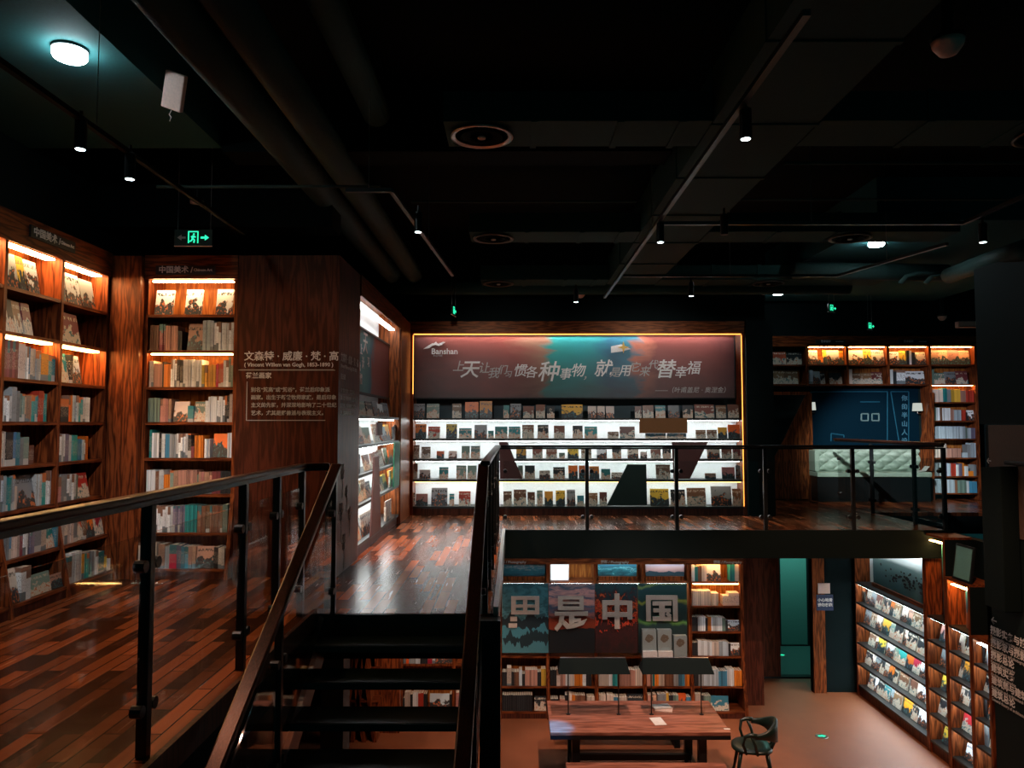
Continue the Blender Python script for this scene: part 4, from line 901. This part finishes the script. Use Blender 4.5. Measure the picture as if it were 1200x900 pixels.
railing('gallery_railing', 'level wood and glass railing along the gallery floor beside the stairs', [((GX, y, 0), HR - .04) for y in pl], [((GX, 1.6, HR), (GX, 6.0, HR))],
        span([1.2] + pl, GX), pw=.05)
railing('corner_railing', 'short railing piece joining the gallery railing to the stair handrail', [((SXL + .03, 6.09, 0), HR - .05)], [((GX, 6.0, HR), (SXL + .03, 6.09, HR))], [], clips=False)
SLP = RI / TR * .965
def sp(y): return -(6.05 - y) * SLP
for X, nm in ((SXL + .10, 'sloping dark stair handrail nearer the bookcases'), (-.25, 'sloping dark stair handrail above the slab edge')):
    yy = [5.98, 4.63, 3.5, 2.4]
    railing('stair_railing', nm, [((X, y, sp(y) - .05), HR + .0) for y in (yy if X < -1 else yy[1:])], [((X, 6.05, HR), (X, 1.6, HR + sp(1.6)))],
            [((X, a - .04, sp(a)), (X, b + .04, sp(b)), .12, .98) for a, b in zip(yy[:-1], yy[1:])], hr_w=.085, hr_h=.04)
pe = [6.05, 6.95, 7.85, 8.75, 9.65, 10.50]
railing('landing_railing', 'black railing receding along the landing edge above the void', [((-.235, y, 0), HR) for y in pe], [((-.235, 6.0, HR + .02), (-.235, 10.56, HR + .02))], span(pe, -.235), railmat='black', hr_w=.08)
pb_ = [xy(p, 10.6, 560) for p in (587, 688, 793, 897, 1000, 1107)]
railing('bridge_railing', 'black and glass railing along the front of the bridge', [((x, 10.62, 0), HR) for x in pb_[1:]], [((-.235, 10.6, HR + .02), (pb_[-1], 10.62, HR + .02))],
        [((a + .03, 10.62, 0), (b - .03, 10.62, 0), .08, .98) for a, b in zip(pb_[:-1], pb_[1:])], railmat='black', hr_w=.05, hr_h=.03, pw=.05)
XE = pb_[-1]
pf = [11.4, 12.75]
railing('bridge_end_railing', 'dark wood-topped railing running back from the bridge corner', [((XE, y, 0), HR) for y in pf], [((XE, 10.62, HR + .05), (XE, 14.2, HR + .05))], span([10.62] + pf + [14.1], XE), hr_w=.06, pw=.05)

# ===== reading table, lamps, bench, chair
tb = thing('reading_table', 'long red-brown wooden reading table with a dark underframe on the lower floor', 'table', (1.535, 9.895, -3))
W2, D2 = 1.10, .525
box('table_top', (-W2, -D2, .705, W2, D2, .75), M['table'], tb, bevel=.006)
box('apron', (-W2 + .001, -D2 + .001, .66, W2 - .001, D2 - .001, .704), M['black'], tb)
for x in (-.78, .78):
    for y in (-.38, .38): box('leg', (x - .05, y - .045, 0, x + .05, y + .045, .659), M['black'], tb, bevel=.005)
    box('crossbar', (x - .03, -.334, .08, x + .03, .334, .14), M['black'], tb)
box('stretcher', (-.72, -.03, .20, .72, .03, .27), M['black'], tb)
for i, (pa_, pb__, l) in enumerate(((666, 725, 'long black hooded table lamp nearer the stairs on the reading table'), (763.5, 822, 'long black hooded table lamp above the loose papers on the reading table'))):
    Yl = 9.94; x0, x1 = xy(pa_, Yl, 835), xy(pb__, Yl, 835); cx_ = (x0 + x1) / 2
    r = thing('table_lamp', l, 'table lamp', (cx_, Yl, -2.25))
    for x in (x0 - cx_, x1 - cx_):
        mb = MB(); mb.tube([(x, 0, 0), (x, 0, .554)], .008, 8); mb.build('post', M['black'], r)
        mb = MB(); mb.lathe([(.03, 0), (.03, .006), (.01, .01)], (x, 0, 0), 16); mb.build('foot', M['black'], r)
    w, d = .46, .15; zt = .715; zb2 = .555
    mb = MB(); vs = [(-w, -d, zb2), (w, -d, zb2), (w, d, zb2), (-w, d, zb2), (-w + .03, -.012, zt), (w - .04, -.012, zt), (w - .04, .012, zt), (-w + .03, .012, zt)]
    mb.poly(vs, [(3, 2, 1, 0), (4, 5, 6, 7), (0, 1, 5, 4), (1, 2, 6, 5), (2, 3, 7, 6), (3, 0, 4, 7)])
    mb.build('lamp_shade', M['pitch'], r); box('ridge_highlight', (-w + .03, -.014, zt + .001, w - .04, .014, zt + .008), M['silver'], r)  # silver strip added along the ridge to paint its highlight
# papers
def slab_(name, label, px, py, w, d, t, rz, mat, Z=-2.25, cat='paper', dz=0):
    p = at(px, py, Z=Z); o = box(name, (-w / 2, -d / 2, 0, w / 2, d / 2, t), mat); o.location = (p.x, p.y, Z + dz + .001); o.rotation_euler.z = R(rz); return tag(o, label, cat)
slab_('paper_card', 'single white card lying flat in front of the table lamps', 771, 845.5, .15, .24, .004, 8, M['white'])
slab_('booklet', 'pale booklet at the bottom of the loose pile under the table lamp', 778, 832.5, .22, .16, .018, -15, M['pinkwhite'], cat='booklet')
slab_('booklet', 'pale booklet at the top of the loose pile under the table lamp', 775, 830.5, .24, .15, .014, 12, M['white'], cat='booklet', dz=.02)
slab_('paper_card', 'small white label at the chair end of the reading table', 852, 854.5, .075, .03, .003, 0, M['white'])
for (Yb, l) in ((9.05, 'low red-brown bench in front of the reading table'), (10.85, 'low red-brown bench behind the reading table')):
    r = thing('wooden_bench', l, 'bench', (1.56, Yb, -3))
    box('seat', (-.95, -.19, .41, .95, .19, .45), M['table'], r, bevel=.006)
    for x in (-.7, .7):
        box('leg', (x - .04, -.15, 0, x + .04, .15, .409), M['black'], r, bevel=.004)
# chair, facing the table end
cp = at(873, 905, Z=-3); ch = thing('armchair', 'dark green curved-back armchair at the end of the reading table', 'chair', (3.0, 9.68, -3), 0)
mb = MB(); ring = []
def seat_pt(a, rx, ry): 
    c_, s_ = math.cos(a), math.sin(a); return (rx * abs(c_) ** .8 * (1 if c_ > 0 else -1), ry * abs(s_) ** .8 * (1 if s_ > 0 else -1))
prof = [(.0, .43), (.80, .425), (1.0, .445), (1.0, .465), (.9, .485), (.5, .478), (0.01, .472)]
vs = []; n_ = 28
for k_, z in prof:
    for i in range(n_): x, y = seat_pt(2 * math.pi * i / n_, .25 * max(k_, .01), .24 * max(k_, .01)); vs.append((x - .02, y, z))
mb.poly(vs, [(i * n_ + k, i * n_ + (k + 1) % n_, (i + 1) * n_ + (k + 1) % n_, (i + 1) * n_ + k) for i in range(len(prof) - 1) for k in range(n_)])
mb.build('seat', M['chair'], ch, smooth=True)
for x, y in ((-.20, -.19), (-.20, .19), (.19, -.17), (.19, .17)):
    mb = MB(); mb.tube([(x * .8, y * .85, .44), (x * .95, y, .28), (x * 1.2, y * 1.2, 0)], [.026, .022, .013], 10); mb.build('leg', M['chair'], ch, smooth=True)
for s_ in (-1, 1):
    mb = MB(); mb.tube([(-.10, .22 * s_, .44), (-.14, .25 * s_, .56), (-.12, .265 * s_, .665), (-.06, .27 * s_, .69), (.02, .27 * s_, .69)], [.018, .018, .022, .026, .028], 10)
    mb.tube([(.03, .23 * s_, .44), (-.0, .26 * s_, .57), (-.04, .268 * s_, .67)], [.018, .018, .02], 10); mb.build('armrest', M['chair'], ch, smooth=True)
mb = MB(); nn = 24; vs = []
for i in range(nn + 1):
    a = -math.pi * .5 + math.pi * i / nn; c_ = math.cos(a); x = .0 + .27 * c_; y = .265 * math.sin(a)
    lo_ = .655 - .10 * c_ ** 3; hi_ = .71 + .12 * c_ ** 2; th = .018 + .008 * c_
    nx_, ny_ = c_, math.sin(a)
    for (o_, z) in ((th, lo_), (th, hi_ - .02), (0, hi_), (-th, hi_ - .02), (-th, lo_), (0, lo_ - .015)): vs.append((x + nx_ * o_, y + ny_ * o_, z))
fs = [(i * 6 + k, i * 6 + (k + 1) % 6, (i + 1) * 6 + (k + 1) % 6, (i + 1) * 6 + k) for i in range(nn) for k in range(6)] + [tuple(range(6)), tuple(nn * 6 + k for k in range(6))[::-1]]
mb.poly(vs, fs); mb.tube([(.20, -.06, .45), (.27, -.04, .60)], .02, 8); mb.tube([(.20, .06, .45), (.27, .04, .60)], .02, 8)
mb.build('backrest', M['chair'], ch, smooth=True)
ch.rotation_euler.z = R(-12)
# plant below the stairs
pp_ = at(285, 885, Y=8.0); pl_ = thing('potted_plant', 'spiky dark green potted plant half hidden below the stairs', 'plant', (pp_.x, 8.0, -3))
mb = MB(); mb.lathe([(.16, 0), (.22, .42), (.23, .45), (.19, .45), (.18, .40)], seg=20); mb.build('pot', M['pot'], pl_)
mb = MB(); rr = random.Random(5)
for k in range(70):
    a = rr.uniform(0, 6.28); Ln = rr.uniform(.3, .62); sp_ = rr.uniform(.2, 1.0); pts = []
    for j in range(6):
        u = j / 5; pts.append(Vector((math.cos(a) * (.05 + Ln * sp_ * u), math.sin(a) * (.05 + Ln * sp_ * u), .42 + Ln * 1.1 * u - .35 * sp_ * u * u)))
    w = .016; sd_ = Vector((-math.sin(a), math.cos(a), 0)); b0 = len(mb.v)
    for j, q in enumerate(pts): ww = w * (1 - abs(j / 5 - .3) * 1.2) + .001; mb.v += [tuple(q - sd_ * ww), tuple(q + sd_ * ww)]
    for j in range(5): mb.f.append((b0 + 2 * j, b0 + 2 * j + 1, b0 + 2 * j + 3, b0 + 2 * j + 2)); mb.mi.append(0)
mb.build('foliage', M['leaf'], pl_)

# ===== ceiling: ducts, pipes, tracks, fixtures
ZD = 3.7
def duct(name, label, b, mat='duct', bands=None, axis=0):
    r = thing(name, label, 'duct', ((b[0] + b[3]) / 2, (b[1] + b[4]) / 2, b[2]))
    L0 = r.location; q = (b[0] - L0.x, b[1] - L0.y, 0, b[3] - L0.x, b[4] - L0.y, b[5] - L0.z)
    box('casing', q, M[mat], r)
    if bands:
        for t_ in bands:
            if axis == 0: box('joint_band', (t_ - L0.x, q[1] - .012, -.012, t_ - L0.x + .05, q[4] + .012, q[5] + .012), M[mat], r)
            else: box('joint_band', (q[0] - .012, t_ - L0.y, -.012, q[3] + .012, t_ - L0.y + .04, q[5] + .012), M[mat], r)
    return r
duct('main_duct', 'long wide dark duct running over the void towards the back', (1.45, 3.2, ZD, 2.22, 11.75, 4.1), bands=[4.2, 5.4, 6.6, 7.8, 9, 10.2], axis=1)
for i, Yd in enumerate((5.6, 8.75, 11.6)):
    who = ('nearest', 'middle', 'farthest')[i]
    duct('branch_duct', who + ' cross duct with a round diffuser on the stair side', (-.52, Yd - .25, ZD, 1.44, Yd + .25, ZD + .22), bands=[.12, .75, 1.2])
    duct('branch_duct', who + ' cross duct on the far side of the main duct', (2.23, Yd - .25, ZD, 4.5 + i * .6, Yd + .25, ZD + .22), bands=[3.0, 3.7])
    for xd, side_ in ((-.25, 'stair side'), (3.95 if i else 4.05, 'far side')):
        r = thing('ceiling_diffuser', '%s round ring diffuser under the cross duct on the %s' % (who, side_), 'air diffuser', (xd, Yd, ZD - .012))
        mb = MB(); mb.lathe([(.20, .010), (.235, .0), (.24, -.012), (.215, -.016), (.20, -.006)], seg=36); 
        o = mb.build('ring', M['silver'] if i == 0 and xd < 0 else M.setdefault('shaded_ring', plain('shaded_ring', (.12, .11, .10), .4, .6)), r, smooth=True)  # darker copy of the ring metal puts the weaker light into its colour
        mb = MB()
        for rr_ in (.15, .09): mb.lathe([(rr_, -.007), (rr_ + .012, -.016), (rr_ + .008, -.018), (rr_ - .004, -.009)], seg=30)
        mb.build('vane_ring', M['pitch'], r); mb = MB(); mb.lathe([(.001, -.006), (.205, -.006), (.205, .006), (.001, .006)], seg=30); mb.build('black_disc', M['pitch'], r); mb = MB(); mb.lathe([(.001, -.024), (.03, -.022), (.03, -.007)], seg=16); mb.build('hub', M['white'], r)  # flat black disc added behind the vanes to darken the interior
# big lagged pipes
for (X, rad, l) in ((-1.98, .145, 'thick dark lagged pipe nearer the side wall running towards the back'), (-1.62, .135, 'thick dark lagged pipe nearer the stairs running towards the back')):
    mb = MB(); pts = [(X, 3.0, 3.9), (X, 7.2, 3.9), (X, 11.6, 3.9), (X, 12.2, 3.9)]
    mb.tube(pts, rad, 20); tag(mb.build('ceiling_pipe', M['pipe'], smooth=True), l, 'pipe')
mb = MB(); mb.tube([(-1.2, 3.2, 4.2), (-1.2, 6.4, 4.2)], .12, 16); tag(mb.build('ceiling_pipe', M['duct'], smooth=True), 'short dim pipe high above the stairs', 'pipe')
mb = MB(); mb.tube([(-2.4, 12.05, 3.72), (5.4, 12.05, 3.72)], .13, 16); tag(mb.build('ceiling_pipe', M['duct'], smooth=True), 'long dark cross pipe above the back display', 'pipe')
mb = MB(); p0, p1 = at(930, 317, Y=11.2), at(1110, 320, Y=11.2); mb.tube([p0, p1], .13, 16); tag(mb.build('ceiling_pipe', M['pipe'], smooth=True), 'pale grey cross pipe above the far bookcase lit by a ceiling disc', 'pipe')
mb = MB(); mb.tube([at(1112, 323, Y=10.5), at(1150, 309, Y=9.6), at(1200, 292, Y=8.3)], .11, 14); tag(mb.build('ceiling_pipe', M['pipe'], smooth=True), 'sloping grey pipe reaching over the dark side wall', 'pipe')
for (x0_, y0_, l) in ((1062, 331, 'first curved pipe end beside the sloping grey pipe'), (1092, 331, 'second curved pipe end beside the sloping grey pipe')):
    mb = MB(); mb.tube([at(x0_ - 7, y0_ + 1, Y=10.8), at(x0_, y0_ - 7, Y=10.8), at(x0_ + 12, y0_ - 10, Y=10.8), at(x0_ + 44, y0_ - 10, Y=10.8)], .035, 10); tag(mb.build('ceiling_pipe', M['pipe'], smooth=True), l, 'pipe')
for (ya, x0_, x1_, z, l) in ((7.9, -1.1, 1.3, 3.87, 'thin pale conduit crossing above the banner'), (6.3, 2.3, 5.0, 3.72, 'nearest thin conduit crossing beyond the main duct'), (7.6, 2.2, 5.6, 3.8, 'farther thin conduit crossing beyond the main duct'), (6.6, -3.2, -1.2, 3.62, 'thin conduit crossing below the lagged pipes')):
    mb = MB(); mb.tube([(x0_, ya, z), (x1_, ya, z)], .014, 8); tag(mb.build('conduit', M['pipe']), l, 'conduit')
# soffit around the big disc light
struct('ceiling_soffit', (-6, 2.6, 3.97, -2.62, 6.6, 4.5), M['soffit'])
struct('beam_1', (-6, 7.7, 3.55, -1.9, 8.1, 4.5), M['pitch'])
struct('beam_2', (-2.6, 6.55, 3.92, 1.40, 6.9, 4.5), M['pitch'])
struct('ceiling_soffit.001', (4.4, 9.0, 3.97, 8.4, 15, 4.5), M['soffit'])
for px, py, Z, rad, l in ((82, 60, 3.95, .105, 'big bright round ceiling light above the long bookcase'), (1027, 284, 3.95, .10, 'bright round ceiling light above the far bookcase'), (912, 342, 3.95, .10, 'small bright round ceiling light beyond the cross pipe')):
    p = at(px, py, Z=Z); r = thing('ceiling_light', l, 'ceiling light', p)
    mb = MB(); mb.lathe([(rad * .9, -.05), (rad, -.035), (rad, .0)], seg=32); mb.build('diffuser', M['disc'], r)
    mb = MB(); mb.lathe([(rad * 1.04, .001), (rad * 1.04, .02)], seg=32); mb.build('trim_ring', M['black'], r)
# track rails and spot heads
def track(label, pts, z=3.3, mat='track'):
    M.setdefault('track', plain('track_metal', (.10, .12, .12), .3, .8))
    r = thing('track_rail', label, 'track rail', (pts[0][0], pts[0][1], z)); o0 = r.location
    for a, b in zip(pts[:-1], pts[1:]):
        mb = MB(); bar(mb, Vector((*a, z)) - o0, Vector((*b, z)) - o0, .036, .03); mb.build('rail', M[mat], r)
        m_ = (Vector((*a, z)) + Vector((*b, z))) / 2 - o0
        mb = MB(); mb.tube([m_ + Vector((0, 0, .015)), m_ + Vector((0, 0, 4.5 - z))], .003, 5); mb.build('hanger_wire', M['silver'], r)
track('long track rail running from overhead to the back beside the main duct', [(1.28, 3.2), (1.28, 10.6)])
track('track rail crossing above the bridge towards the dark side wall', [(1.31, 6.7), (4.05, 6.7), (4.05, 5.0)], 3.31)
track('far track rail crossing above the banner', [(1.31, 9.0), (3.9, 9.0), (4.3, 7.4)], 3.29)
track('short track rail above the tapering pillar corner', [(-1.3, 5.7), (-.95, 5.7), (-.75, 9.0)])
track('track rail running along the gallery near the long bookcase', [(-2.56, 2.0), (-2.56, 7.0)], mat='pitch')
def head(px, py, z, label, tgt=None, on=True, L=.17):
    p = at(px, py, Z=z); r = thing('spotlight', label, 'spotlight', p)
    mb = MB(); mb.lathe([(.030, 0), (.034, .01), (.034, L), (.02, L + .01)], seg=18); mb.build('head', M['black'], r, smooth=False)
    mb = MB(); mb.lathe([(.0265, -.002), (.027, .004)], seg=18); mb.build('lens', M['spot_face'] if on else M['black'], r)
    mb = MB(); mb.tube([(0, 0, L), (0, 0, L + .06)], .01, 8); mb.build('stem', M['black'], r)
    return p
def spot(loc, tgt, watts, col=(1, .9, .8), size=50, blend=.6, rad=.03):
    l = bpy.data.lights.new('spot', 'SPOT'); l.energy = watts; l.color = col; l.spot_size = R(size); l.spot_blend = blend; l.shadow_soft_size = rad
    o = bpy.data.objects.new('spot_light', l); COL.objects.link(o); o.location = loc; d = Vector(tgt) - Vector(loc); o.rotation_euler = d.to_track_quat('-Z', 'Y').to_euler()
h1 = head(874, 163, 3.12, 'black cylinder spotlight lit on the long track rail')
h2 = head(774, 284, 3.10, 'black cylinder spotlight lit at the crossing of the track rails')
h3 = head(849, 275, 3.12, 'black cylinder spotlight on the crossing track rail', on=False)
h4 = head(810, 347, 3.08, 'tiny spotlight hanging above the banner')
h5 = head(675, 354, 3.10, 'tiny spotlight above the middle of the banner')
h6 = head(94, 175, 3.12, 'small tilted spotlight above the long bookcase')
h7 = head(152, 210, 3.12, 'small spotlight above the corner bookcase')
h8 = head(1152, 284, 3.12, 'small spotlight hanging near the dark side wall')
h9 = head(490, 272, 3.14, 'small spotlight on the short track rail above the pillar')
for px, py, Z, l in ((1111, 52, 3.75, 'large off-white domed ceiling camera'), (680, 345, 3.62, 'small off-white dome above the banner'), (895, 341, 3.7, 'small off-white dome beside the far disc light'), (1104, 372, 3.6, 'small off-white dome above the far bookcase'), (1080, 268, 3.9, 'flat off-white detector beyond the cross track'), (231, 238, 3.8, 'flat off-white detector above the exit sign')):
    p = at(px, py, Z=Z); s_ = 1 if py < 100 else (.8 if py < 340 else .9)
    r = thing('ceiling_dome', l, 'ceiling device', p)
    mb = MB(); fl = .35 if 'flat' in l else 1
    mb.lathe([(.001, -.075 * s_ * fl), (.05 * s_, -.06 * s_ * fl), (.085 * s_, -.01), (.09 * s_, .02)], seg=24); mb.build('dome', M['pinkwhite'], r, smooth=True)
    mb = MB(); mb.lathe([(.094 * s_, .02), (.094 * s_, .045), (.03, .06), (.03, 4.5 - p.z)], seg=16); mb.build('mount', M['black'], r)
p = at(204, 107, Y=5.3); r = thing('wireless_box', 'off-white rectangular box tilted on the dark ceiling with a short cable', 'box', p)
o = box('casing', (-.075, -.02, -.13, .075, .03, .13), M['pinkwhite'], r, bevel=.008); o.rotation_euler = (R(25), R(20), 0)
mb = MB(); mb.tube([(-.04, .05, -.12), (-.055, .05, -.15), (-.04, .05, -.17), (-.05, .05, -.20)], .004, 6); mb.build('cable', M['white'], r)
p = at(1140, 380, Y=14.5); r = thing('wall_unit', 'small off-white rectangular unit above the far bookcase', 'box', p)
box('casing', (-.28, 0, -.06, .18, .12, .06), M['pinkwhite'], r, bevel=.01); box('vent_slot', (-.26, -.004, -.05, .16, -.001, -.035), M['black'], r)
# exit signs
def exit_sign(px, py, Y, w, h, label, rz=0, full=True):
    p = at(px, py, Y=Y); r = thing('exit_sign', label, 'exit sign', p, rz)
    box('panel', (-w / 2, 0, -h / 2, w / 2, .012, h / 2), M.setdefault('exit_panel', plain('dark_green_glass', (.03, .05, .045), .2)), r)
    box('edge', (-w / 2, -.003, -h / 2 - .006, w / 2, .015, -h / 2), M['pinkwhite'], r)
    mb = MB()
    for x in (-w / 2 + .03, w / 2 - .02): mb.tube([(x, .006, h / 2), (x, .006, 4.5 - p.z)], .0025, 5)
    mb.build('hanger_wire', M['silver'], r)
    g = M['exit_green']; mb = MB(); s_ = h * .42
    mb.box(-s_ * .75, -.004, s_ * .80, s_ * .75, -.001, s_ * .95); mb.box(-s_ * .75, -.004, -s_ * .8, -s_ * .6, -.001, s_ * .8); mb.box(s_ * .6, -.004, -s_ * .8, s_ * .75, -.001, s_ * .8)
    mb.lathe([(.001, -.0), (s_ * .14, 0), (.001, .001)], seg=10)
    for q in range(len(mb.v) - 30, len(mb.v)): v = mb.v[q]; mb.v[q] = (v[0] + s_ * .1, -.003 + v[2], v[1] + s_ * .5)
    def limb(a, b, t_=.10):
        mb.tube([(a[0] * s_, -.003, a[1] * s_), (b[0] * s_, -.003, b[1] * s_)], t_ * s_, 5)
    limb((.05, .3), (-.1, -.1), .16); limb((-.1, -.1), (.2, -.35)); limb((.2, -.35), (.1, -.75)); limb((-.1, -.1), (-.25, -.45)); limb((-.25, -.45), (-.5, -.55)); limb((.05, .25), (.35, .05)); limb((.05, .25), (-.3, .1))
    mb.build('running_figure', g, r)
    mb = MB(); pts = [(s_ * 1.1, -s_ * .14), (s_ * 1.7, -s_ * .14), (s_ * 1.7, -s_ * .42), (s_ * 2.3, 0), (s_ * 1.7, s_ * .42), (s_ * 1.7, s_ * .14), (s_ * 1.1, s_ * .14)]
    mb.prism(pts, -.004, -.001, 1); mb.build('arrow', g, r)
    if full: mb = MB(); mb.prism([(-a, b) for a, b in pts][::-1], -.004, -.001, 1); mb.build('arrow', M['grey_text'], r)
exit_sign(226.5, 278.5, 7.0, .36, .155, 'green running figure exit sign hanging above the corner bookcase')
exit_sign(974.5, 361, 14.0, .22, .15, 'green exit sign hanging above the far bookcase, nearer the dark column', 35, False)
exit_sign(1019.5, 382, 14.3, .18, .15, 'lower green exit sign hanging close above the far bookcase', 35, False)
exit_sign(532, 364, 11.5, .30, .15, 'green exit sign seen edge-on above the banner', 82, False)

# ---------------------------------------------------------------- build the books
def book_mesh(w, d, h, face, ck):
    mb = MB(); b = min(.003, w * .12) if not face else .003
    if not face:
        mb.box(0, 0, 0, b, d, h); mb.box(w - b, 0, 0, w, d, h); mb.box(b, 0, 0, w - b, b, h); mb.cur = 1; mb.box(b, b, .003, w - b, d - .004, h - .003)
    else:
        mb.box(0, 0, 0, w, b, h); mb.box(0, d - b, 0, w, d, h); mb.box(0, b, 0, b, d - b, h); mb.cur = 1; mb.box(b, b, .003, w - .004, d - b, h - .003)
    return mb
sp_books = [b for b in BOOKS if not b['face']]; fc_books = [b for b in BOOKS if b['face']]
def px_size(b):
    c = b['fr'] @ Vector((b['x'] + b['w'] / 2, b['y'], b['z'] + b['h'] / 2)); return b['h'] * b['w'] / max((c - CAM).length, 1) ** 2, c
for b in BOOKS: b['s'], b['c'] = px_size(b)
keep = set(id(b) for b in sorted(sp_books, key=lambda b: -b['s'])[:300])
print('BOOKS spine', len(sp_books), 'face', len(fc_books))
def inst(b, name):
    w, h, d = b['w'] - .0016, b['h'], b['d']
    if b['face']: d = .02
    m = book_mesh(w, d, h, b['face'], b['key']).build(name, [(FC if b['face'] else SP)[b['key']], M['pages']])
    loc = Matrix.Translation((b['x'] + .0008, b['y'], b['z'] + .0012))
    if b['face']: loc = Matrix.Translation((b['x'] + .0008, b['y'] + .01, b['z'] + .0012 + .021 * math.sin(R(b['tilt'])))) @ Matrix.Rotation(R(-b['tilt']), 4, 'X')
    m.matrix_world = b['fr'] @ loc
    return m
per = {}
for b in BOOKS: per.setdefault((b['where'][0], b['face'], b['key']), []).append(b)
rest = MB(); rest_mats = []
rk_ = list(PAL)
for (where, face, key), L_ in per.items():
    cn = PAL[key][1]; kind = 'face-out' if face else 'spine-out'
    for i, b in enumerate(L_):
        if not face and id(b) not in keep:
            mb = book_mesh(b['w'] - .0016, b['d'], b['h'], False, key); T = b['fr'] @ Matrix.Translation((b['x'] + .0008, b['y'], b['z'] + .0012))
            o_ = len(rest.v); rest.v += [tuple(T @ Vector(v)) for v in mb.v]; rest.f += [tuple(o_ + i_ for i_ in f) for f in mb.f]; rest.mi += [rk_.index(key) if m_ == 0 else len(rk_) for m_ in mb.mi]
            continue
        o = inst(b, 'display_book' if face else 'book')
        wsh = where.replace(' shelf in the ', ' shelf, ').replace(' of the ', ' of ').replace(' in the ', ' in ')
        if len(L_) == 1: lab = 'only %s %s book, %s' % (cn, kind, wsh)
        else: lab = '%s %s %s book, %s' % (ORD[i], cn, kind, wsh)
        tag(o, lab, 'book', ('face-out books on the ' if face else 'spine-out books on the ') + b['where'][2])
# plain island-varied materials for the far small books
def island(key):
    m, nt, N, L, b = new_mat('small_' + PAL[key][1].replace(' ', '_')); g = N.new('ShaderNodeNewGeometry'); hs = N.new('ShaderNodeHueSaturation'); hs.inputs['Color'].default_value = (*PAL[key][0], 1)
    r = N.new('ShaderNodeMapRange'); r.inputs[3].default_value = .55; r.inputs[4].default_value = 1.25; L.new(g.outputs['Random Per Island'], r.inputs[0]); L.new(r.outputs[0], hs.inputs['Value']); L.new(hs.outputs[0], b.inputs['Base Color'])
    b.inputs['Roughness'].default_value = .5; return m
if rest.v:
    o = rest.build('small_distant_books', [island(k) for k in rk_] + [M['pages']]); o['kind'] = 'stuff'
    o['label'] = 'small spine-out books packed on the far and lower shelves'

# ---------------------------------------------------------------- lights
spot((1.28, 8.6, 3.2), (1.75, 9.8, -2.25), 700, (1, .66, .52), 42)          # over the table
spot((.2, 8.3, 3.2), (.50, 9.50, -2.25), 6500, (.0, .36, 1), 5.5, .8)            # added blue spot without a fixture, for the pool on the table corner
spot((4.05, 6.7, 3.2), (4.3, 10.6, -3), 520, (1, .55, .34), 58)             # lower floor
spot((1.28, 6.7, 3.2), (1.2, 10.8, -2.2), 420, (1, .75, .6), 48)             # lower bookcase
spot((-2.50, 4.4, 3.05), (-2.7, 4.2, 0), 75, (1, .50, .36), 75, .9)            # gallery floor
spot((-2.50, 5.3, 3.05), (-3.1, 7.4, .8), 75, (1, .86, .80), 42, .9)
spot((-2.50, 3.9, 3.05), (-4.1, 6.4, .9), 150, (1, .92, .90), 60, .9)          # long bookcase
spot((-.8, 8.4, 3.0), (-.95, 9.3, 0), 480, (1, .52, .26), 60, .9)
spot((3.9, 9.0, 3.2), (8.2, 15, .8), 900, (.9, .9, 1), 34, .6)
spot((3.9, 9.0, 3.2), (7.2, 15, .7), 1100, (.85, 1, .95), 26, .6)
spot((-1.3, 5.7, 3.2), (-2.2, 7.5, 1.9), 16, (1, .72, .6), 60, .9)
spot((2.6, 9.0, 3.2), (2.2, 12.4, 1.9), 110, (1, .95, .9), 62, .9)
spot((-.75, 8.8, 3.25), (-.2, 12.4, 1.9), 80, (1, .95, .9), 58, .9)            # back display
spot((-1.0, 9.4, -.42), (-.9, 11.6, -2.5), 110, (1, .62, .45), 75, .8)  # added unseen spot, brightens the shelves behind the stair treads
def area(loc, rot, sx, sy, w, col):
    l = bpy.data.lights.new('area', 'AREA'); l.shape = 'RECTANGLE'; l.size = sx; l.size_y = sy; l.energy = w; l.color = col
    o = bpy.data.objects.new('area_light', l); COL.objects.link(o); o.location = loc; o.rotation_euler = rot
area((5.6, 14.8, -.6), (0, 0, 0), 1.2, .6, 14, (.4, 1, .85))                # hall lamp

w = bpy.data.worlds.new('World'); sc.world = w; w.use_nodes = True
w.node_tree.nodes['Background'].inputs[0].default_value = (.10, .75, .80, 1); w.node_tree.nodes['Background'].inputs[1].default_value = .016  # dim teal ambient fill added, no lamp in the room gives it

cam = bpy.data.cameras.new('Camera'); cam.sensor_width = 36; cam.lens = FPX / 1200 * 36; cam.clip_start = .05
co = bpy.data.objects.new('Camera', cam); COL.objects.link(co); co.location = CAM; co.rotation_euler = (R(90 + PITCH), 0, R(YAW)); sc.camera = co
sc.view_settings.view_transform = 'Standard'; sc.view_settings.look = 'None'; sc.view_settings.gamma = 1; sc.view_settings.use_curve_mapping = False
sc.view_settings.exposure = .35
sc.cycles.use_denoising = True
sc.cycles.max_bounces = 6; sc.cycles.transparent_max_bounces = 16; sc.cycles.sample_clamp_indirect = 4
